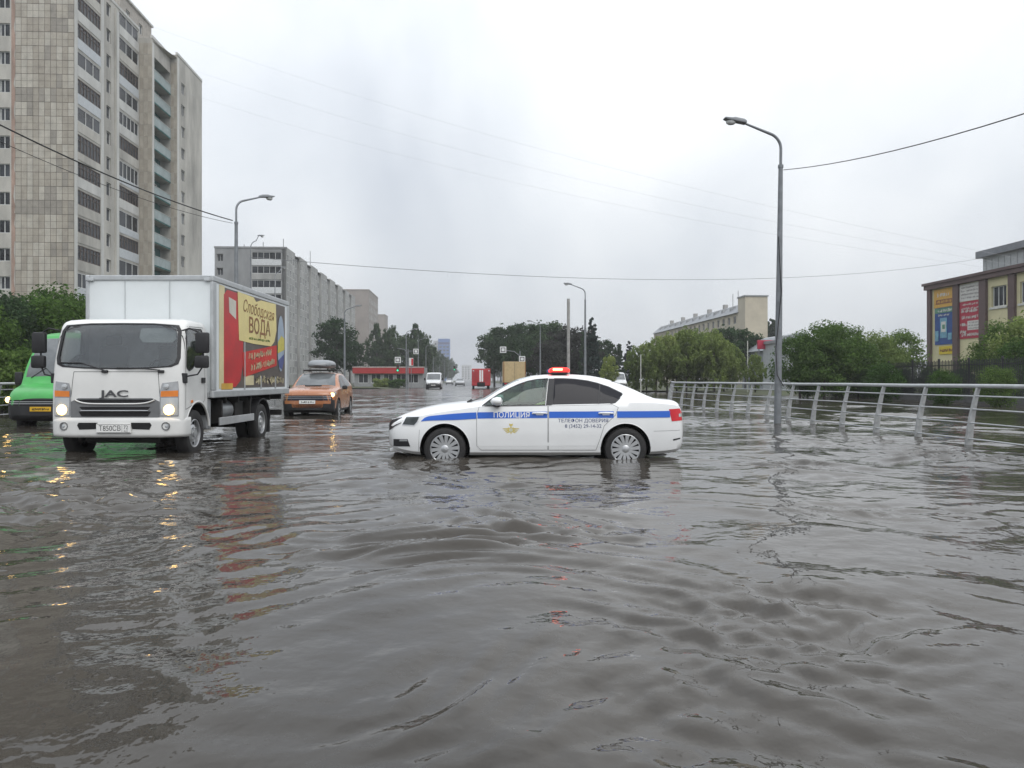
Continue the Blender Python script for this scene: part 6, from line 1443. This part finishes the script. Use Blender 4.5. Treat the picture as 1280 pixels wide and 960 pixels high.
for i in range(14):
    s_ = 150 + i * 30 + rt.uniform(-5, 5); tree(rt.choice(['round', 'poplar', 'round2', 'round']), (*RW(13.5 + rt.uniform(-1.5, 2.5), s_), 0), rt.uniform(.95, 1.2), rt.uniform(0, 6), 'dark street tree, ' + ORD[i] + ' of the right kerb row counted from the fire engine', 'tree', 'tree', 'far trees on the right kerb')
# dark group right of the road
for i, (px, Y, k, s, lab) in enumerate([(618, 132, 'round', .93, 'dark tree at the street edge right behind the fire engine'), (634, 126, 'round2', 1.03, 'dark tree straight above the tan lorry'), (652, 122, 'round', .98, 'dark tree behind the two white traffic signs'), (668, 118, 'round2', 1.02, 'dark full tree left of the slim street lamp'), (690, 114, 'round', .95, 'dark tree between slim lamp and concrete post'), (706, 112, 'plum', 1.02, 'dull purplish tree behind the concrete post'), (722, 110, 'plum', .98, 'dull purplish tree right of the concrete post'), (684, 100, 'plum', .72, 'low purplish tree in front of the dark group'), (754, 118, 'round2', .76, 'smaller dark tree at the right end of the dark group'),
                                         (640, 108, 'poplar', .66, 'short dark tree low behind the tan lorry'), (665, 104, 'poplar2', .62, 'short dark tree low between lorry and slim lamp')]):
    tree(k, px_loc(px, Y, 0), s, i * .9, lab)
tree('spruce', px_loc(740, 100, 0), .92, .2, 'bluish spruce with a pointed tip right of the second street lamp', 'spruce_tree'); tree('spruce2', px_loc(730, 104, 0), .8, 1.2, 'dark spruce leaning against the bluish spruce', 'spruce_tree')
tree('spruce2', px_loc(774, 118, 0), .70, 2.2, 'small dark spruce between the dark group and the light green trees', 'spruce_tree'); tree('spruce', px_loc(786, 124, 0), .74, 1.2, 'small spruce beside the leftmost light green tree', 'spruce_tree')
tree('spruce2', px_loc(958, 150, 0), 1.32, 2.2, 'left of two spruces rising above the red fascia sign', 'spruce_tree'); tree('spruce2', px_loc(966.5, 150, 0), 1.36, .7, 'right of two spruces rising above the red fascia sign', 'spruce_tree')
# light green row
for i, px in enumerate((762, 794, 808, 820, 834, 846, 858, 870, 882, 893, 905, 916)):
    k = ('willow', 'willow2')[i % 2]; s = .80 * (.62, .80, .86, .92, .98, 1.0, 1.04, 1.05, 1.03, 1.0, .86, .80)[i]
    tree(k, px_loc(px, 74 - i * .6 + (i % 3) * 2, 0), s, i * 1.7, 'light green bushy tree, ' + ORD[i] + ' of its row counted from the small spruce', 'tree', 'tree', 'light green row of trees')
tree('round2', px_loc(912, 96, 0), .80, .3, 'dark tree standing over the right end of the light green row'); tree('round', px_loc(932, 92, 0), .70, 1.3, 'dark lower tree next to the buff stair tower')
tree('willow', px_loc(944, 66, 0), .48, 1.9, 'small light tree just left of the tall lamp')
# right: bushes before the fence
for i, (px, Y, k, s, lab) in enumerate([(1000, 50, 'bush', .80, 'leafy bush tree just right of the tall lamp'), (1030, 49, 'bush2', .93, 'big leafy bush tree second right of the tall lamp'), (1052, 52, 'bush', .95, 'leafy bush tree in the middle of the bush group'), (1092, 53, 'lightbush', .90, 'yellowish bush tree at the left part of the picket fence'), (1120, 55, 'bush2', .90, 'bushy tree left of the cream building corner'), (1072, 50, 'bush2', .72, 'low leafy bush between taller ones by the fence'),
                                         (1232, 47, 'lightbush', .62, 'yellowish bush below the crimson banner'), (1262, 44, 'bush', .90, 'leafy bush tree under the cream building window'), (1300, 42, 'lightbush', 1.0, 'tall yellowish bush tree before the near end of the cream building'), (1278, 40, 'bush2', .62, 'low dark bush in front of the picket fence end')]):
    tree(k, px_loc(px, Y, .05), s, i * 1.9, lab)
for i, px in enumerate((1010, 1045, 1085, 1130, 1165, 1200, 1240)):
    tree('shade', px_loc(px, 52.0 - i * 1.6, .0), .30, i * 1.1, 'low dark shrub, ' + ORD[i] + ' along the picket fence counted from the tall lamp', 'shrub', 'shrub', 'dark shrubs along the picket fence')
for i, (px, Y, k, s, lab) in enumerate([(1105, 41, 'bush', .42, 'low green bush growing in front of the picket fence below the cream corner'), (1246, 34, 'bush2', .36, 'compact green bush in front of the picket fence below the crimson banner'), (1180, 36.5, 'bush2', .34, 'small green bush in front of the picket fence under the yellow sign')]):
    tree(k, px_loc(px, Y, -.1), s, i * 2.3, lab, 'bush', 'bush')
# clipped hedge by the red shop
rs_ = np.random.RandomState(77)
for j, (pa, pb, Y, h_, lab) in enumerate(((468, 488, 112, 1.5, 'left half of the low green hedge before the red banded shop'), (488, 508, 110, 1.4, 'right half of the low green hedge before the red banded shop'))):
    xa, xb = (pa - 640) / FPX * Y, (pb - 640) / FPX * Y; n_ = 40
    C = np.column_stack([rs_.uniform(0, xb - xa, n_), rs_.uniform(-.5, .5, n_), rs_.uniform(.1, h_ - .25, n_)])
    o = link('hedge', mesh_quads('hedge', leaf_cloud(C, np.full(n_, .38), 90, .10, rs_), LM['light' if j == 0 else 'mid']), None, (xa, Y, 0)); tag(o, lab, 'hedge')

# ================================================================== ground, water, air
m_asph = M('asphalt', (.055, .055, .057), .35, var=.2, scale=.6, bump=.2, bscale=30); m_grass = M('verge_grass', (.045, .062, .022), .95, var=.4, scale=.5, bump=.5, bscale=9, var2=(.05, .045, .03)); m_soil = M('ground_soil', (.07, .07, .055), .95, var=.35, scale=.05)
g = MB(); g.add([(-1400, -120, -.32), (1400, -120, -.32), (1400, 1450, -.32), (-1400, 1450, -.32)], [(0, 1, 2, 3)]); tag(g.build('ground', m_soil), kind='structure')
def strip(name, pts, mat):
    """sheet from cross profiles: list of (s, [(c,z),...])"""
    g = MB(); n = len(pts[0][1]); v = []; f = []
    for s_, row in pts:
        for c_, z in row: v.append((*RW(c_, s_), z))
    for i in range(len(pts) - 1):
        for j in range(n - 1): f.append((i * n + j, i * n + j + 1, (i + 1) * n + j + 1, (i + 1) * n + j))
    g.add(v, f); return tag(g.build(name, mat, None, 60), kind='structure')
strip('road', [(100, [(-9, -.2), (0, -.17), (9, -.2)]), (135, [(-9, -.05), (0, -.02), (9, -.05)]), (165, [(-9, .03), (0, .07), (9, .03)]), (1440, [(-9, .05), (0, .1), (9, .05)])], m_asph)
strip('verge_left', [(100, [(-70, .2), (-12, .12), (-9.2, -.2)]), (140, [(-300, .25), (-12, .22), (-9.2, .05)]), (1440, [(-900, .3), (-12, .25), (-9.2, .1)])], m_grass)
strip('verge_right', [(74, [(11.5, -.25), (15, .12), (90, .3)]), (140, [(9.2, .05), (13, .22), (300, .3)]), (1440, [(9.2, .1), (13, .25), (900, .3)])], m_grass)
strip('bank_left', [(22, [(-90, .4), (-19, .15), (-16.2, -.25)]), (60, [(-90, .4), (-22, .2), (-17, -.25)]), (101, [(-90, .4), (-24, .2), (-14, -.25)])], m_grass)
strip('bank_right', [(20, [(25.2, -.3), (27.2, .12), (120, .3)]), (46, [(25.0, -.3), (27, .12), (120, .3)]), (58, [(21, -.3), (24, .1), (120, .3)]), (76, [(16, -.3), (20, .12), (120, .3)])], m_grass)

def grow(a, b, d0, k, dmax):
    xs = [a]; d = d0
    while xs[-1] < b:
        d = min(dmax, d0 + k * abs(xs[-1] - a)); xs.append(xs[-1] + d)
    return xs
yr = grow(1.2, 140, .015, .0055, 1.6); yr = [-25, -12, -6, -2, 0, .6] + yr
xr = grow(0, 3.2, .026, 0, .03); xr += grow(xr[-1], 95, .026, .0095, 3.0)[1:]; xr = [-x for x in xr[:0:-1]] + xr
X, Y = np.meshgrid(np.array(xr), np.array(yr)); dy = np.gradient(np.array(yr))[:, None] * np.ones_like(X); dx = np.gradient(np.array(xr))[None, :] * np.ones_like(X)
sp_ = np.maximum(dx, dy)
rs = np.random.RandomState(4); Hh = np.zeros_like(X); SV = np.zeros_like(X)
def fbm(X, Y, sc_, seed, octv=3):
    """smooth random field from a few dozen plane waves"""
    r = np.random.RandomState(seed); F = np.zeros_like(X); tot = 0
    for o in range(octv):
        for k in range(9):
            a = r.uniform(0, 2 * math.pi); q = 2 * math.pi / sc_ * (2 ** o) * r.uniform(.7, 1.4); F += np.sin(q * (X * math.cos(a) + Y * math.sin(a)) + r.uniform(0, 6.28)) / (2 ** o); tot += .5 / (4 ** o)
    return F / math.sqrt(tot)
# patches of livelier and calmer water
gust = np.clip(.66 + .46 * fbm(X, Y, 7.0, 1, 2), .15, 1.7)
wx = X + .22 * fbm(X, Y, 3.0, 2, 1); wy = Y + .22 * fbm(X, Y, 3.0, 3, 1)
patch_ = np.clip(.55 + .75 * fbm(X, Y, 3.4, 21, 2), .08, 1.8)      # fine ripples come in cat's-paws
def waves(n, lmin, lmax, amp, main, spread, p=1.0, pm=1.0):
    global Hh, SV
    for k in range(n):
        lam = lmin * (lmax / lmin) ** rs.random(); a = main + rs.normal() * spread; q = 2 * math.pi / lam; A = amp * (lam / lmax) ** p * rs.uniform(.5, 1.3)
        att = np.clip((lam / sp_ - 2.5) / 3.0, 0, 1)
        ph = q * (wx * math.cos(a) + wy * math.sin(a)) + rs.uniform(0, 6.28)
        SV += .5 * (A * q) ** 2 * (1 - att ** 2) * gust ** 2
        s_ = np.sin(ph); Hh += A * att * gust * pm * (s_ + .3 * np.cos(2 * ph))
waves(12, 1.1, 3.6, .0085, R(72), .6)             # long lazy swell from the passing traffic
waves(30, .45, 1.5, .0042, R(78), .7)            # wind chop
waves(48, .16, .6, .0036, R(84), .75, 1.05, patch_)
waves(40, .06, .18, .0009, R(85), 1.0, 1.0, patch_)
# wash from the truck: diagonal wave train spreading to the right and towards the camera
def train(x0, y0, ang, lam, amp, wid, length):
    global Hh
    ca, sa = math.cos(ang), math.sin(ang); u = (X - x0) * ca + (Y - y0) * sa; v = -(X - x0) * sa + (Y - y0) * ca
    env = np.exp(-(u / wid) ** 2) * np.exp(-(v / length) ** 2); att = np.clip((lam / sp_ - 3) / 3, 0, 1)
    Hh += amp * env * att * np.sin(2 * math.pi * (u + .12 * np.sin(v * 1.3) + .06 * np.sin(v * 3.1 + u)) / lam)
train(-3.6, 8.0, R(-52), .50, .008, 1.1, 4.5); train(-2.2, 5.5, R(-46), .40, .006, .9, 3.0); train(-1.0, 4.2, R(-60), .34, .004, .7, 2.2); train(-7.5, 10.4, R(-85), .6, .02, .7, 2.2); train(-4.6, 11.0, R(-70), .5, .014, .7, 2.2)
train(1.5, 3.4, R(-75), .75, .007, 1.0, 3.0)
# foam flecks only in the churned water ahead of the truck
fo = np.clip((fbm(X, Y, .5, 9, 3) - .55) * 1.1, 0, 1) * (np.exp(-((X + 7.6) / 1.7) ** 2 - ((Y - 9.6) / .8) ** 2) + .5 * np.exp(-((X + 5.2) / 1.6) ** 2 - ((Y - 11.2) / .5) ** 2))
Hh += .012 * fo
# ripples shed by wheels and posts
for (px_, py_, A, lam) in [(-1.0, 11.55, .006, .22), (1.69, 11.55, .006, .22), (-5.2, 12.7, .010, .26), (-7.2, 12.7, .010, .26), (-5.1, 16.2, .007, .26), (7.05, 20.6, .004, .3)]:
    r_ = np.hypot(X - px_, Y - py_); Hh += A * np.exp(-r_ / .9) * np.clip(r_ / .25, 0, 1) * np.clip((lam / sp_ - 2.5) / 2, 0, 1) * np.sin(2 * math.pi * r_ / lam)
nr, nc = X.shape; V = np.stack([X, Y, Hh], -1).reshape(-1, 3).astype(np.float32)
ii = (np.arange(nr - 1)[:, None] * nc + np.arange(nc - 1)[None, :]).ravel(); Q = np.stack([ii, ii + 1, ii + nc + 1, ii + nc], -1).astype(np.int32)
me = bpy.data.meshes.new('flood_water'); me.vertices.add(len(V)); me.vertices.foreach_set('co', V.ravel()); me.loops.add(Q.size); me.loops.foreach_set('vertex_index', Q.ravel()); me.polygons.add(len(Q)); me.polygons.foreach_set('loop_start', np.arange(0, Q.size, 4, dtype=np.int32))
me.polygons.foreach_set('use_smooth', [True] * len(Q)); me.update(calc_edges=True)
at_ = me.attributes.new('foam', 'FLOAT', 'POINT'); at_.data.foreach_set('value', fo.ravel().astype(np.float32))
# ripples finer than the mesh live on as micro-roughness
ro_ = .025 + np.clip((sp_ - .12) * .45, 0, .2); a2_ = me.attributes.new('chop', 'FLOAT', 'POINT'); a2_.data.foreach_set('value', np.clip(ro_, .03, .32).ravel().astype(np.float32)); print('chop', ro_.min(), ro_.max())
wm = bpy.data.materials.new('flood_water'); wm.use_nodes = True; nt = wm.node_tree; b = nt.nodes['Principled BSDF']; L = nt.links.new
b.inputs['Roughness'].default_value = .035; b.inputs['IOR'].default_value = 1.333
ge = nt.nodes.new('ShaderNodeNewGeometry')
def nz(scale, det, st=(1, 1, 1)):
    mp = nt.nodes.new('ShaderNodeMapping'); mp.inputs['Scale'].default_value = st; L(ge.outputs['Position'], mp.inputs[0]); n = nt.nodes.new('ShaderNodeTexNoise'); n.inputs['Scale'].default_value = scale; n.inputs['Detail'].default_value = det; L(mp.outputs[0], n.inputs['Vector']); return n.outputs['Fac']
silt = nz(.14, 5); rp = nt.nodes.new('ShaderNodeValToRGB'); L(silt, rp.inputs[0]); rp.color_ramp.elements[0].position = .35; rp.color_ramp.elements[0].color = (.036, .032, .027, 1); rp.color_ramp.elements[1].position = .68; rp.color_ramp.elements[1].color = (.078, .069, .058, 1)
fa = nt.nodes.new('ShaderNodeAttribute'); fa.attribute_name = 'foam'; fc = nt.nodes.new('ShaderNodeAttribute'); fc.attribute_name = 'chop'; L(fc.outputs['Fac'], b.inputs['Roughness'])
mx = nt.nodes.new('ShaderNodeMix'); mx.data_type = 'RGBA'; L(fa.outputs['Fac'], mx.inputs[0]); L(rp.outputs[0], mx.inputs[6]); mx.inputs[7].default_value = (.5, .49, .46, 1); L(mx.outputs[2], b.inputs['Base Color'])
bp1 = nt.nodes.new('ShaderNodeBump'); bp1.inputs['Strength'].default_value = .5; bp1.inputs['Distance'].default_value = .011; L(nz(8.5, 3, (1, .8, 1)), bp1.inputs['Height'])
bp2 = nt.nodes.new('ShaderNodeBump'); bp2.inputs['Strength'].default_value = .5; bp2.inputs['Distance'].default_value = .08; L(nz(.9, 3, (.75, 1, 1)), bp2.inputs['Height']); L(bp1.outputs[0], bp2.inputs['Normal']); bp3 = nt.nodes.new('ShaderNodeBump'); bp3.inputs['Strength'].default_value = .5; bp3.inputs['Distance'].default_value = .03; L(nz(2.4, 3, (.8, 1, 1)), bp3.inputs['Height']); L(bp2.outputs[0], bp3.inputs['Normal']); L(bp3.outputs[0], b.inputs['Normal'])
me.materials.append(wm); tag(link('water', me), kind='structure')

# damp summer air: one even volume round the whole place
hz = MB(); hz.box(-1395, 1395, -110, 1445, -1.4, 52); hm = bpy.data.materials.new('haze'); hm.use_nodes = True; nt = hm.node_tree; nt.nodes.clear(); L = nt.links.new
o_ = nt.nodes.new('ShaderNodeOutputMaterial'); pv_ = nt.nodes.new('ShaderNodeVolumePrincipled'); pv_.inputs['Color'].default_value = (.985, .99, 1.0, 1); pv_.inputs['Density'].default_value = .0006; pv_.inputs['Anisotropy'].default_value = 0.1
L(pv_.outputs[0], o_.inputs['Volume']); hm.volume_intersection_method = 'FAST' if hasattr(hm, 'volume_intersection_method') else 'FAST'
tag(hz.build('haze', hm), kind='stuff')
